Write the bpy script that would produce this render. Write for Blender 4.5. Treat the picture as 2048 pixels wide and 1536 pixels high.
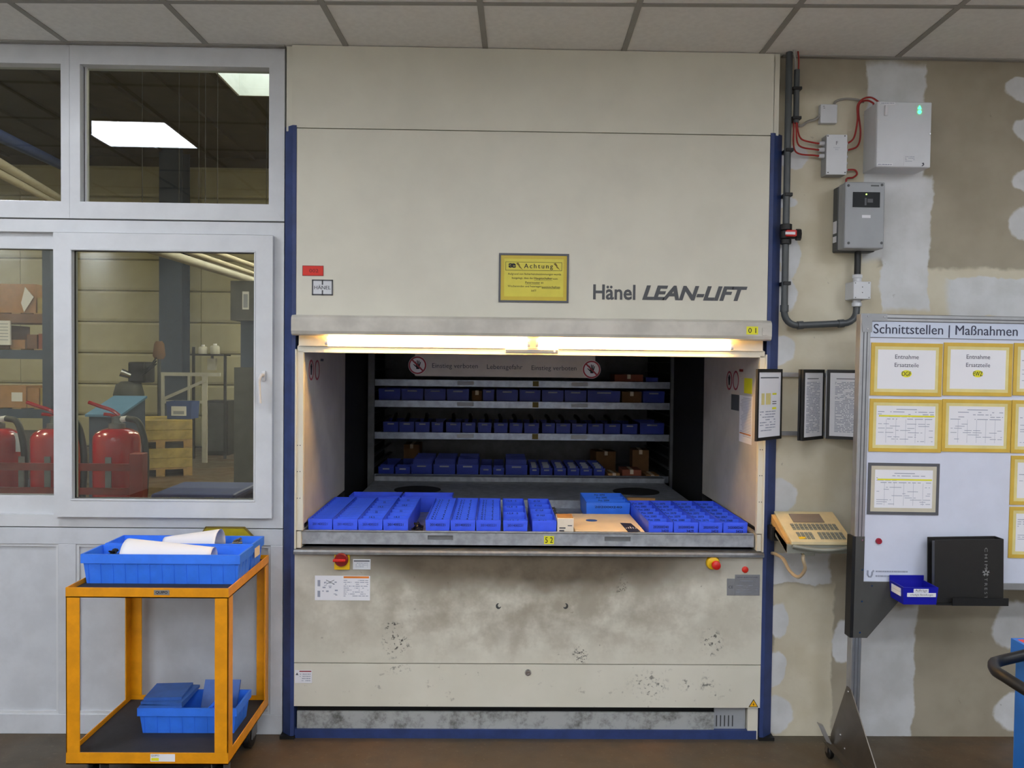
import bpy, bmesh, math, random
from mathutils import Vector, Matrix

random.seed(7)
R = math.radians
for o in list(bpy.data.objects):
    bpy.data.objects.remove(o, do_unlink=True)
SC = bpy.context.scene
COL = SC.collection

# ------------------------------------------------------------------ camera
F = 1600.0                                     # focal length in pixels of the 2048 px wide photo
CAM = Vector((0.0, -3.57, 1.695))
ROT = (Matrix.Rotation(R(-1.0), 4, 'Z') @ Matrix.Rotation(R(90 - 1.43), 4, 'X') @ Matrix.Rotation(R(0.65), 4, 'Z'))
cd = bpy.data.cameras.new('camera')
cd.sensor_width = 36.0
cd.lens = 36.0 * F / 2048.0
cd.clip_start = 0.05
cd.clip_end = 200
cam = bpy.data.objects.new('camera', cd)
cam.matrix_world = Matrix.Translation(CAM) @ ROT
COL.objects.link(cam)
SC.camera = cam

# ------------------------------------------------------------------ world, exposure
w = bpy.data.worlds.new('world')
SC.world = w
w.use_nodes = True
w.node_tree.nodes['Background'].inputs[0].default_value = (0.55, 0.6, 0.7, 1)
w.node_tree.nodes['Background'].inputs[1].default_value = 0.35
SC.view_settings.view_transform = 'Standard'
SC.view_settings.look = 'None'
SC.view_settings.gamma = 1.0
SC.view_settings.use_curve_mapping = False
SC.view_settings.exposure = 1.15
LED = 11.5             # radiance of the room's ceiling panels
TUBE = 55.0            # radiance of the warm tubes in the machine
HALL = 30.0           # radiance of the lamps added in the hall


def pix(px, py, y=None, z=None, x=None):
    d = (ROT.to_3x3() @ Vector(((px - 1024) / F, -(py - 768) / F, -1.0)))
    if y is not None:
        t = (y - CAM.y) / d.y
    elif z is not None:
        t = (z - CAM.z) / d.z
    else:
        t = (x - CAM.x) / d.x
    return CAM + d * t


def PX(px, py, y=0.0):
    return pix(px, py, y).x


def PZ(px, py, y=0.0):
    return pix(px, py, y).z


# ------------------------------------------------------------------ materials
def lin(c):
    def f(v):
        v = v / 255.0
        return v / 12.92 if v <= 0.04045 else ((v + 0.055) / 1.055) ** 2.4
    return (f(c[0]), f(c[1]), f(c[2]), 1.0)


class NT:
    def __init__(self, name):
        self.m = bpy.data.materials.new(name)
        self.m.use_nodes = True
        self.t = self.m.node_tree
        self.b = self.t.nodes['Principled BSDF']
        self.out = self.t.nodes['Material Output']
        self._c = None

    def n(self, kind, **kw):
        nd = self.t.nodes.new(kind)
        for k, v in kw.items():
            setattr(nd, k, v)
        return nd

    def put(self, sock, v):
        if v is None:
            return
        if hasattr(v, 'is_linked'):
            self.t.links.new(v, sock)
        else:
            sock.default_value = v

    @property
    def co(self):
        if self._c is None:
            self._c = self.n('ShaderNodeTexCoord').outputs['Object']
        return self._c

    def math(self, op, a, b=None, clamp=False):
        nd = self.n('ShaderNodeMath', operation=op, use_clamp=clamp)
        self.put(nd.inputs[0], a)
        self.put(nd.inputs[1], b)
        return nd.outputs[0]

    def vec(self, op, a, b=None):
        nd = self.n('ShaderNodeVectorMath', operation=op)
        self.put(nd.inputs[0], a)
        self.put(nd.inputs[1], b)
        return nd.outputs['Value'] if op in ('LENGTH', 'DOT_PRODUCT') else nd.outputs[0]

    def noise(self, scale, detail=3.0, rough=0.55, vec=None, color=False):
        nd = self.n('ShaderNodeTexNoise')
        self.put(nd.inputs['Vector'], vec if vec is not None else self.co)
        nd.inputs['Scale'].default_value = scale
        nd.inputs['Detail'].default_value = detail
        nd.inputs['Roughness'].default_value = rough
        return nd.outputs['Color'] if color else nd.outputs['Fac']

    def ramp(self, v, a, b, lo=0.0, hi=1.0):
        nd = self.n('ShaderNodeMapRange', clamp=True)
        nd.interpolation_type = 'SMOOTHSTEP'
        self.put(nd.inputs[0], v)
        nd.inputs[1].default_value = a
        nd.inputs[2].default_value = b
        nd.inputs[3].default_value = lo
        nd.inputs[4].default_value = hi
        return nd.outputs[0]

    def mix(self, f, a, b):
        nd = self.n('ShaderNodeMix', data_type='RGBA')
        self.put(nd.inputs[0], f)
        self.put(nd.inputs[6], a)
        self.put(nd.inputs[7], b)
        return nd.outputs[2]

    def blob(self, v, c, r, soft=0.25, rect=False):
        """1 inside an ellipse / rectangle in x,z (object space), 0 outside"""
        d = self.vec('SUBTRACT', v, (c[0], 0, c[1]))
        d = self.vec('MULTIPLY', d, (1 / r[0], 0, 1 / r[1]))
        if rect:
            a = self.vec('ABSOLUTE', d)
            s = self.n('ShaderNodeSeparateXYZ')
            self.put(s.inputs[0], a)
            l = self.math('MAXIMUM', s.outputs[0], s.outputs[2])
        else:
            l = self.vec('LENGTH', d)
        return self.ramp(l, 1 - soft, 1 + soft, 1.0, 0.0)

    def warp(self, amp, scale):
        nz = self.noise(scale, 3, 0.6, color=True)
        d = self.vec('SUBTRACT', nz, (0.5, 0.5, 0.5))
        d = self.vec('MULTIPLY', d, (amp, amp, amp))
        return self.vec('ADD', self.co, d)

    def bump(self, h, strength=0.2, dist=0.002):
        nd = self.n('ShaderNodeBump')
        nd.inputs['Strength'].default_value = strength
        nd.inputs['Distance'].default_value = dist
        self.put(nd.inputs['Height'], h)
        self.t.links.new(nd.outputs[0], self.b.inputs['Normal'])


def mat(name, rgb, rough=0.5, metal=0.0, var=0.06, vs=9.0, bump=0.0, bs=120.0, coat=0.0, spec=None):
    k = NT(name)
    c = lin(rgb)
    if var:
        f = k.noise(vs, 4, 0.6)
        f = k.ramp(f, 0.3, 0.7)
        lo = tuple(max(0, v * (1 - var * 1.6)) for v in c[:3]) + (1,)
        hi = tuple(min(1, v * (1 + var)) for v in c[:3]) + (1,)
        k.put(k.b.inputs['Base Color'], k.mix(f, lo, hi))
    else:
        k.b.inputs['Base Color'].default_value = c
    k.b.inputs['Roughness'].default_value = rough
    k.b.inputs['Metallic'].default_value = metal
    if spec is not None:
        k.b.inputs['Specular IOR Level'].default_value = spec
    if coat:
        k.b.inputs['Coat Weight'].default_value = coat
    if bump:
        k.bump(k.noise(bs, 3), bump, 0.001)
    return k.m


def emit(name, rgb, s):
    k = NT(name)
    k.b.inputs['Base Color'].default_value = lin(rgb)
    k.b.inputs['Emission Color'].default_value = lin(rgb)
    k.b.inputs['Emission Strength'].default_value = s
    return k.m


def glass(name, tint=(235, 240, 238), ior=1.55, rough=0.0):
    k = NT(name)
    k.t.nodes.remove(k.b)
    tr = k.n('ShaderNodeBsdfTransparent')
    tr.inputs[0].default_value = lin(tint)
    gl = k.n('ShaderNodeBsdfGlossy')
    gl.inputs['Roughness'].default_value = rough
    fr = k.n('ShaderNodeFresnel')
    fr.inputs[0].default_value = ior
    mx = k.n('ShaderNodeMixShader')
    k.t.links.new(fr.outputs[0], mx.inputs[0])
    k.t.links.new(tr.outputs[0], mx.inputs[1])
    k.t.links.new(gl.outputs[0], mx.inputs[2])
    k.t.links.new(mx.outputs[0], k.out.inputs[0])
    return k.m


MT = {}
MT['white_pvc'] = mat('white_pvc', (205, 208, 212), 0.35, var=0.03)
MT['panel_grey'] = mat('panel_grey', (196, 200, 206), 0.5, var=0.04, bump=0.05, bs=300)
MT['seal'] = mat('black_seal', (22, 22, 24), 0.6, var=0)
MT['tile'] = mat('mineral_tile', (226, 226, 222), 0.9, var=0.03, vs=40, bump=0.15, bs=260)
MT['tbar'] = mat('ceiling_bar', (150, 149, 143), 0.6, var=0.04)
MT['cream'] = mat('cream_paint', (212, 209, 194), 0.45, var=0.03, vs=3)
MT['blue_col'] = mat('blue_paint', (42, 60, 110), 0.45, var=0.12, vs=14)
MT['steel'] = mat('zinc_steel', (150, 154, 158), 0.38, metal=0.85, var=0.1, vs=30)
MT['tray_steel'] = mat('tray_steel', (160, 165, 172), 0.45, metal=0.25, var=0.14, vs=22)
MT['tray_back'] = mat('tray_zinc_front', (158, 166, 180), 0.36, metal=0.85, var=0.12, vs=18)
MT['dull_steel'] = mat('dull_steel', (120, 122, 124), 0.5, metal=0.5, var=0.1, vs=12)
MT['inner_grey'] = mat('inner_panel_grey', (188, 184, 176), 0.55, var=0.06, vs=6)
MT['shaft'] = mat('shaft_dark', (34, 34, 35), 0.7, var=0.1)
MT['black'] = mat('black_plastic', (16, 16, 17), 0.5, var=0.05)
MT['darkgrey'] = mat('dark_grey_plastic', (58, 61, 63), 0.5, var=0.06)
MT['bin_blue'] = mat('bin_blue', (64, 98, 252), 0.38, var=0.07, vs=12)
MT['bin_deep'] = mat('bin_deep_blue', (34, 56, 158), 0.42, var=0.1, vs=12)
MT['bin_sky'] = mat('bin_sky_blue', (56, 126, 250), 0.38, var=0.06, vs=12)
MT['bin_div'] = mat('bin_divider_blue', (66, 108, 252), 0.4, var=0.08, vs=12)
MT['lid_blue'] = mat('lid_blue', (52, 98, 178), 0.45, var=0.1, vs=12)
MT['yellow_cart'] = mat('cart_yellow', (226, 150, 8), 0.38, var=0.07, vs=16)
MT['mat_black'] = mat('cart_mat', (40, 41, 44), 0.7, var=0.1, vs=40, bump=0.2, bs=400)
MT['paper'] = mat('paper_white', (226, 227, 232), 0.7, var=0.0)
MT['print'] = mat('print_dark', (70, 74, 84), 0.7, var=0.0)
MT['printl'] = mat('print_light', (150, 156, 172), 0.7, var=0.0)
MT['ink'] = mat('marker_ink', (12, 14, 30), 0.6, var=0.0)
MT['ink_faint'] = mat('marker_faint', (34, 52, 140), 0.6, var=0.0)
MT['logo'] = mat('logo_grey', (74, 76, 80), 0.5, var=0.0)
MT['yellow_sign'] = mat('sign_yellow', (216, 204, 66), 0.45, var=0.04)
MT['yellow_edge'] = mat('sign_yellow_deep', (204, 180, 48), 0.45, var=0.04)
MT['yellow_label'] = mat('label_yellow', (226, 222, 40), 0.5, var=0.03)
MT['olive_label'] = mat('label_olive', (120, 100, 30), 0.6, var=0.03)
MT['frame_grey'] = mat('frame_grey', (84, 86, 92), 0.5, var=0.03)
MT['gold_frame'] = mat('gold_frame', (206, 172, 66), 0.45, var=0.05)
MT['gold_inner'] = mat('gold_inner', (218, 206, 140), 0.5, var=0.05)
MT['taupe_inner'] = mat('taupe_inner', (196, 190, 170), 0.5, var=0.03)
MT['red_sticker'] = mat('red_sticker', (214, 40, 22), 0.5, var=0.03)
MT['darkred'] = mat('dark_red', (120, 14, 10), 0.5, var=0.0)
MT['red_plastic'] = mat('red_plastic', (196, 30, 24), 0.35, var=0.03)
MT['red_knob'] = mat('red_knob', (120, 14, 16), 0.35, var=0.03)
MT['prohib_red'] = mat('prohibition_red', (150, 44, 58), 0.5, var=0.0)
MT['sw_yellow'] = mat('switch_yellow', (232, 188, 10), 0.4, var=0.03)
MT['orange'] = mat('orange_bar', (220, 130, 50), 0.5, var=0.0)
MT['warn'] = mat('warn_triangle', (238, 176, 8), 0.5, var=0.0)
MT['chrome'] = mat('chrome', (200, 200, 205), 0.18, metal=1.0, var=0.0)
MT['grey_box'] = mat('grey_enclosure', (152, 156, 160), 0.45, var=0.03)
MT['grey_side'] = mat('grey_enclosure_back', (74, 78, 80), 0.5, var=0.03)
MT['white_box'] = mat('white_enclosure', (206, 209, 214), 0.4, var=0.02)
MT['cable_red'] = mat('cable_red', (156, 34, 28), 0.45, var=0.03)
MT['cable_grey'] = mat('cable_grey', (150, 148, 142), 0.5, var=0.03)
MT['cable_beige'] = mat('cable_beige', (176, 158, 128), 0.5, var=0.05)
MT['pipe'] = mat('pipe_pvc_grey', (72, 77, 80), 0.38, var=0.04)
MT['console'] = mat('console_beige', (206, 192, 152), 0.45, var=0.06, vs=16)
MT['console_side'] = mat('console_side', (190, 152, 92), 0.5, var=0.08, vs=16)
MT['console_grey'] = mat('console_grey', (128, 130, 120), 0.5, var=0.08)
MT['keys'] = mat('key_grey', (120, 124, 118), 0.5, var=0.05)
MT['screen'] = mat('lcd_screen', (126, 116, 108), 0.2, var=0.05)
MT['alu'] = mat('aluminium', (168, 171, 175), 0.35, metal=0.7, var=0.05, vs=20)
MT['bracket'] = mat('bracket_grey', (78, 78, 76), 0.5, metal=0.2, var=0.05)
MT['foot_metal'] = mat('foot_metal', (112, 106, 98), 0.36, metal=0.75, var=0.08)
MT['board'] = mat('whiteboard', (206, 212, 228), 0.3, var=0.02)
MT['header'] = mat('board_header', (196, 206, 224), 0.4, var=0.0)
MT['navy_text'] = mat('navy_text', (52, 56, 78), 0.6, var=0.0)
MT['magnet'] = mat('magnet_red', (150, 22, 46), 0.4, var=0.0)
MT['tray_blue'] = mat('tray_royal_blue', (18, 20, 158), 0.4, var=0.05)
MT['binder'] = mat('black_leatherette', (26, 25, 24), 0.55, var=0.08, vs=30, bump=0.2, bs=300)
MT['silver_print'] = mat('silver_print', (132, 132, 132), 0.5, var=0.0)
MT['trolley_blue'] = mat('trolley_blue', (24, 104, 196), 0.4, var=0.06)
MT['red_mat'] = mat('red_mat', (206, 62, 62), 0.6, var=0.05)
MT['cardboard'] = mat('cardboard', (170, 128, 78), 0.8, var=0.1, vs=10)
MT['carton_dark'] = mat('carton_brown', (120, 86, 50), 0.8, var=0.1, vs=10)
MT['carton_red'] = mat('carton_reddish', (146, 82, 60), 0.8, var=0.1)
MT['carton_white'] = mat('carton_white', (222, 214, 200), 0.7, var=0.04)
MT['card_cream'] = mat('card_cream', (226, 208, 182), 0.7, var=0.05)
MT['navy_card'] = mat('navy_card', (36, 44, 74), 0.6, var=0.0)
MT['wood'] = mat('pallet_wood', (172, 140, 88), 0.8, var=0.2, vs=7)
MT['wood_yellow'] = mat('crate_wood', (178, 156, 84), 0.8, var=0.2, vs=7)
MT['ext_red'] = mat('extinguisher_red', (176, 14, 26), 0.22, var=0.04, coat=0.4)
MT['rack_red'] = mat('rack_red', (128, 36, 26), 0.55, var=0.14)
MT['hose'] = mat('hose_black', (28, 30, 31), 0.5, var=0.04)
MT['hall_panel'] = mat('hall_panel', (188, 182, 150), 0.7, var=0.05, vs=2)
MT['hall_roof'] = mat('hall_roof', (74, 66, 52), 0.9, var=0.15, vs=2)
MT['hall_col'] = mat('hall_column', (58, 72, 96), 0.6, var=0.08)
MT['hall_blue'] = mat('hall_blue', (48, 74, 140), 0.6, var=0.08)
MT['machine_grey'] = mat('machine_grey', (72, 74, 70), 0.6, var=0.15)
MT['frame_white'] = mat('frame_white', (196, 194, 184), 0.6, var=0.05)
MT['sheet_blue'] = mat('container_blue', (52, 66, 118), 0.6, var=0.1)
MT['slope_blue'] = mat('slope_blue', (84, 124, 160), 0.5, var=0.06)
MT['duct'] = mat('duct_pale', (214, 206, 186), 0.5, var=0.05)
MT['skylight_frame'] = mat('skylight_frame', (226, 226, 220), 0.6, var=0.03)
MT['room_wall'] = mat('room_wall', (228, 227, 222), 0.8, var=0.04, vs=2)
MT['brass'] = mat('metal_parts', (140, 132, 120), 0.4, metal=0.7, var=0.2, vs=60)
MT['black_parts'] = mat('black_parts', (24, 24, 25), 0.35, var=0.3, vs=60)
MT['yellow_bin'] = mat('yellow_bin', (176, 158, 14), 0.5, var=0.12)
MT['led_face'] = emit('led_panel', (241, 246, 255), LED)
MT['tube'] = emit('warm_tube', (255, 198, 112), TUBE)
MT['added_lamp_face'] = emit('added_lamp_face', (255, 238, 205), HALL)
MT['led_green'] = emit('green_led', (40, 255, 120), 4.0)
MT['led_greenish'] = emit('status_led', (170, 230, 90), 2.0)
MT['sky_glass'] = emit('skylight_glow', (232, 238, 236), 2.0)
MT['glass'] = glass('window_glass')
MT['gauge'] = mat('gauge_dark', (34, 37, 40), 0.5, var=0.05, spec=0.2)


# ------------------------------------------------------------------ mesh helpers
def bx(bm, x0, x1, y0, y1, z0, z1, bev=0.0, seg=1):
    if x0 > x1: x0, x1 = x1, x0
    if y0 > y1: y0, y1 = y1, y0
    if z0 > z1: z0, z1 = z1, z0
    v = [bm.verts.new(p) for p in ((x0, y0, z0), (x1, y0, z0), (x1, y1, z0), (x0, y1, z0),
                                   (x0, y0, z1), (x1, y0, z1), (x1, y1, z1), (x0, y1, z1))]
    fs = [bm.faces.new([v[i] for i in q]) for q in ((0, 3, 2, 1), (4, 5, 6, 7), (0, 1, 5, 4), (1, 2, 6, 5), (2, 3, 7, 6), (3, 0, 4, 7))]
    if bev > 0:
        es = list({e for f in fs for e in f.edges})
        bmesh.ops.bevel(bm, geom=es, offset=bev, segments=seg, affect='EDGES', profile=0.5)
    return v


def prism(bm, pts, d):
    """extrude the closed 3D polygon pts by vector d"""
    d = Vector(d)
    a = [bm.verts.new(p) for p in pts]
    b = [bm.verts.new(Vector(p) + d) for p in pts]
    bm.faces.new(a)
    bm.faces.new(b[::-1])
    n = len(pts)
    for i in range(n):
        bm.faces.new((a[i], b[i], b[(i + 1) % n], a[(i + 1) % n]))


def ring(c, ax, r, n=16, up=None):
    ax = Vector(ax).normalized()
    u = ax.orthogonal().normalized() if up is None else (Vector(up) - ax * Vector(up).dot(ax)).normalized()
    v = ax.cross(u)
    return [Vector(c) + (u * math.cos(2 * math.pi * i / n) + v * math.sin(2 * math.pi * i / n)) * r for i in range(n)]


def cyl(bm, a, b, r0, r1=None, n=16, cap=True):
    r1 = r0 if r1 is None else r1
    a, b = Vector(a), Vector(b)
    ax = b - a
    A = [bm.verts.new(p) for p in ring(a, ax, r0, n)]
    B = [bm.verts.new(p) for p in ring(b, ax, r1, n)]
    for i in range(n):
        bm.faces.new((A[i], A[(i + 1) % n], B[(i + 1) % n], B[i]))
    if cap:
        bm.faces.new(A[::-1])
        bm.faces.new(B)


def tube(bm, pts, r, n=10, cap=True):
    pts = [Vector(p) for p in pts]
    rows = []
    u = None
    for i, p in enumerate(pts):
        t = (pts[min(i + 1, len(pts) - 1)] - pts[max(i - 1, 0)]).normalized()
        if u is None:
            u = t.orthogonal().normalized()
        else:
            u = (u - t * u.dot(t)).normalized()
        v = t.cross(u)
        rows.append([bm.verts.new(p + (u * math.cos(2 * math.pi * k / n) + v * math.sin(2 * math.pi * k / n)) * r) for k in range(n)])
    for a, b in zip(rows, rows[1:]):
        for k in range(n):
            bm.faces.new((a[k], a[(k + 1) % n], b[(k + 1) % n], b[k]))
    if cap:
        bm.faces.new(rows[0][::-1])
        bm.faces.new(rows[-1])


def spline(pts, n=8):
    """Catmull-Rom through pts"""
    P = [Vector(p) for p in pts]
    P = [P[0] * 2 - P[1]] + P + [P[-1] * 2 - P[-2]]
    out = []
    for i in range(1, len(P) - 2):
        for k in range(n):
            t = k / n
            a, b, c, d = P[i - 1], P[i], P[i + 1], P[i + 2]
            out.append(0.5 * ((2 * b) + (c - a) * t + (2 * a - 5 * b + 4 * c - d) * t * t + (3 * b - a - 3 * c + d) * t ** 3))
    out.append(P[-2])
    return out


def lathe(bm, prof, c=(0, 0, 0), n=24, axis='z'):
    rows = []
    for r, h in prof:
        row = []
        for i in range(n):
            a = 2 * math.pi * i / n
            if axis == 'z':
                p = (c[0] + r * math.cos(a), c[1] + r * math.sin(a), c[2] + h)
            elif axis == 'y':
                p = (c[0] + r * math.cos(a), c[1] + h, c[2] + r * math.sin(a))
            else:
                p = (c[0] + h, c[1] + r * math.cos(a), c[2] + r * math.sin(a))
            row.append(bm.verts.new(p))
        rows.append(row)
    for a, b in zip(rows, rows[1:]):
        for i in range(n):
            bm.faces.new((a[i], a[(i + 1) % n], b[(i + 1) % n], b[i]))
    bm.faces.new(rows[0][::-1])
    bm.faces.new(rows[-1])


def openbox(bm, x0, x1, y0, y1, z0, z1, t=0.003, tap=0.0, lip=0.0):
    """open topped bin; tap = how much the bottom is narrower on each side"""
    o = [(x0 + tap, y0 + tap, z0), (x1 - tap, y0 + tap, z0), (x1 - tap, y1 - tap, z0), (x0 + tap, y1 - tap, z0),
         (x0, y0, z1), (x1, y0, z1), (x1, y1, z1), (x0, y1, z1)]
    i = [(x0 + tap + t, y0 + tap + t, z0 + t), (x1 - tap - t, y0 + tap + t, z0 + t), (x1 - tap - t, y1 - tap - t, z0 + t), (x0 + tap + t, y1 - tap - t, z0 + t),
         (x0 + t, y0 + t, z1), (x1 - t, y0 + t, z1), (x1 - t, y1 - t, z1), (x0 + t, y1 - t, z1)]
    O = [bm.verts.new(p) for p in o]
    I = [bm.verts.new(p) for p in i]
    for q in ((0, 3, 2, 1), (0, 1, 5, 4), (1, 2, 6, 5), (2, 3, 7, 6), (3, 0, 4, 7)):
        bm.faces.new([O[k] for k in q])
        bm.faces.new([I[k] for k in q][::-1])
    for a, b in ((4, 5), (5, 6), (6, 7), (7, 4)):
        bm.faces.new((O[a], O[b], I[b], I[a]))
    if lip:
        for (a0, a1, b0, b1) in ((x0 - lip, x1 + lip, y0 - lip, y0), (x0 - lip, x1 + lip, y1, y1 + lip), (x0 - lip, x0, y0, y1), (x1, x1 + lip, y0, y1)):
            bx(bm, a0, a1, b0, b1, z1 - 0.008, z1)


def B():
    return bmesh.new()


def wloc(p):
    v = Vector((0, 0, 0))
    while p is not None:
        v = v + p.location
        p = p.parent
    return v


def obj(name, bm, m, parent=None, smooth=False, local=False, solid=0.0):
    """link bm as one mesh object; coordinates are world ones unless local"""
    bmesh.ops.recalc_face_normals(bm, faces=bm.faces[:])
    vs = [v.co for v in bm.verts]
    lo = Vector((min(v.x for v in vs), min(v.y for v in vs), min(v.z for v in vs)))
    hi = Vector((max(v.x for v in vs), max(v.y for v in vs), max(v.z for v in vs)))
    c = (lo + hi) / 2
    if parent is None:
        c.z = lo.z
    bmesh.ops.translate(bm, verts=bm.verts[:], vec=-c)
    me = bpy.data.meshes.new(name)
    bm.to_mesh(me)
    bm.free()
    if smooth:
        for p in me.polygons:
            p.use_smooth = True
        me.set_sharp_from_angle(angle=R(40))
    me.materials.append(MT[m] if isinstance(m, str) else m)
    o = bpy.data.objects.new(name, me)
    COL.objects.link(o)
    o.location = c if (local or parent is None) else c - wloc(parent)
    if parent is not None:
        o.parent = parent
    if solid:
        md = o.modifiers.new('thickness', 'SOLIDIFY')
        md.thickness = solid
        md.offset = 0
    return o


def box(name, x0, x1, y0, y1, z0, z1, m, parent=None, bev=0.0, seg=1, local=False):
    bm = B()
    bx(bm, x0, x1, y0, y1, z0, z1, bev, seg)
    return obj(name, bm, m, parent, local=local)


def tag(o, label, cat, group=None, kind=None):
    o['label'] = label
    if cat:
        o['category'] = cat
    if group:
        o['group'] = group
    if kind:
        o['kind'] = kind
    return o


def thing(name, label, cat, loc, group=None, rotz=0.0, rot=None):
    o = bpy.data.objects.new(name, None)
    o.empty_display_size = 0.05
    COL.objects.link(o)
    o.location = loc
    o.rotation_euler = rot if rot else (0, 0, rotz)
    return tag(o, label, cat, group)


def struct(o, label=None):
    o['kind'] = 'structure'
    if label:
        o['label'] = label
    return o


def copy_tree(o, parent=None):
    c = o.copy()
    COL.objects.link(c)
    c.parent = parent
    for ch in o.children:
        copy_tree(ch, c)
    return c


_txt = {}


def text_mesh(s, bold=0.0, shear=0.0, space=1.0):
    k = (s, bold, shear, space)
    if k not in _txt:
        cu = bpy.data.curves.new('lettering', 'FONT')
        cu.body = s
        cu.align_x = 'CENTER'
        cu.offset = bold
        cu.shear = shear
        cu.space_character = space
        cu.resolution_u = 3
        to = bpy.data.objects.new('lettering_curve', cu)
        COL.objects.link(to)
        dg = bpy.context.evaluated_depsgraph_get()
        me = bpy.data.meshes.new_from_object(to.evaluated_get(dg))
        pts = [v.co.copy() for v in me.vertices]
        fcs = [tuple(p.vertices) for p in me.polygons]
        bpy.data.objects.remove(to, do_unlink=True)
        bpy.data.curves.remove(cu)
        bpy.data.meshes.remove(me)
        _txt[k] = (pts, fcs)
    return _txt[k]


def text(s, m, parent, c, wd=None, ht=None, u=(1, 0, 0), v=(0, 0, 1), bold=0.0, shear=0.0, space=1.0, name='lettering', local=False, fat=0.0):
    """flat lettering centred on c; u = reading direction, v = up"""
    pts, fcs = text_mesh(s, bold, shear, space)
    x0, x1 = min(p.x for p in pts), max(p.x for p in pts)
    y0, y1 = min(p.y for p in pts), max(p.y for p in pts)
    if wd is None:
        sy = ht / (y1 - y0); sx = sy
    elif ht is None:
        sx = wd / (x1 - x0); sy = sx
    else:
        sx, sy = wd / (x1 - x0), ht / (y1 - y0)
    u, v, c = Vector(u), Vector(v), Vector(c)
    bm = B()
    n0 = u.cross(v)
    for kk, fo in enumerate((0,) if not fat else (-fat, 0, fat)):
        vs = [bm.verts.new(c + u * ((p.x - (x0 + x1) / 2) * sx + fo * sy) + v * ((p.y - (y0 + y1) / 2) * sy) + n0 * (.00002 * kk)) for p in pts]
        for f in fcs:
            try:
                bm.faces.new([vs[i] for i in f])
            except ValueError:
                pass
    n = u.cross(v)
    o = obj(name, bm, m, parent, local=local)
    # keep all faces turned towards the reader
    me = o.data
    if me.polygons and me.polygons[0].normal.dot(n) < 0:
        me.flip_normals()
    return o


def lines(name, m, parent, rects, y, d=0.0004, local=False):
    """flat printed bars (x0,x1,z0,z1) lying on a sheet that faces -y"""
    bm = B()
    for (x0, x1, z0, z1) in rects:
        bx(bm, x0, x1, y - d, y, z0, z1)
    return obj(name, bm, m, parent, local=local)


def form_lines(x0, x1, z0, z1, n, seed, fill=0.8, h=0.35):
    r = random.Random(seed)
    out = []
    dz = (z1 - z0) / n
    for i in range(n):
        zc = z1 - (i + 0.5) * dz
        x = x0
        while x < x1 - 0.003:
            ww = r.uniform(0.02, 0.22) * (x1 - x0)
            if r.random() < fill:
                out.append((x, min(x + ww, x1), zc - dz * h / 2, zc + dz * h / 2))
            x += ww + 0.03 * (x1 - x0)
    return out

# ================================================================== THE SETTING
CZ = PZ(1050, 98, 0.0)          # suspended ceiling
PITCH = 0.615                   # ceiling grid
GA = R(-1.7)                    # the grid stands a little askew to the wall
GO = Vector((-0.0856, -0.43, CZ))
WF = 0.04                       # front face of the window frames
WR = 0.045                      # plaster wall right of the machine
RX0, RX1, RY0 = -4.6, 4.4, -7.0

# ---- floor
k = NT('floor_concrete')
n1 = k.ramp(k.noise(0.9, 5, 0.6), 0.35, 0.65)
n2 = k.ramp(k.noise(7, 5, 0.7), 0.4, 0.75)
n3 = k.ramp(k.noise(60, 2, 0.5), 0.62, 0.75)
c = k.mix(n1, lin((78, 70, 56)), lin((100, 78, 56)))
c = k.mix(k.math('MULTIPLY', n2, 0.6), c, lin((66, 62, 53)))
c = k.mix(k.math('MULTIPLY', n3, 0.35), c, lin((122, 108, 90)))
k.put(k.b.inputs['Base Color'], c)
k.put(k.b.inputs['Roughness'], k.ramp(k.noise(4, 3), 0.3, 0.7, 0.42, 0.65))
k.bump(k.noise(90, 4), 0.15, 0.002)
MT['floor'] = k.m
struct(box('floor', -14, 7, RY0 - 0.3, 16.5, -0.12, 0.0, 'floor'), 'dark brown worn concrete floor')

# ---- right plaster wall with filler patches
def px_rect(x0, y0, x1, y1, y=WR):
    a, b = pix(x0, y0, y), pix(x1, y1, y)
    return ((a.x + b.x) / 2, (a.z + b.z) / 2), (abs(b.x - a.x) / 2, abs(b.z - a.z) / 2)

wx0, wx1 = PX(1552, 700, WR) - 0.03, RX1
wc = Vector(((wx0 + wx1) / 2, WR + 0.03, 0.0))
k = NT('plaster_patched')
v = k.warp(0.09, 5.0)
v2 = k.vec('ADD', v, k.vec('MULTIPLY', k.vec('SUBTRACT', k.noise(45, 2, 0.6, color=True), (0.5, 0.5, 0.5)), (0.012, 0.012, 0.012)))
tan = k.mix(k.ramp(k.noise(3, 4), 0.3, 0.7), lin((152, 144, 126)), lin((168, 160, 142)))
cream = k.mix(k.ramp(k.noise(5, 4), 0.3, 0.7), lin((196, 188, 164)), lin((208, 202, 182)))
white = k.mix(k.ramp(k.noise(8, 4), 0.3, 0.7), lin((200, 202, 202)), lin((214, 216, 218)))
def addp(col, lst, target):
    acc = None
    for (x0, y0, x1, y1, rect) in lst:
        (cx, cz), (rx, rz) = px_rect(x0, y0, x1, y1)
        b = k.blob(v2, (cx - wc.x, cz), (rx, rz), 0.05 if rect else 0.08, rect)
        acc = b if acc is None else k.math('MAXIMUM', acc, b)
    return k.mix(acc, col, target)
col = addp(tan, [(1540, 190, 1745, 1010, 1), (1700, 535, 2400, 720, 1), (1560, 620, 1720, 1110, 1), (1545, 1170, 1660, 1480, 1)], cream)
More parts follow.
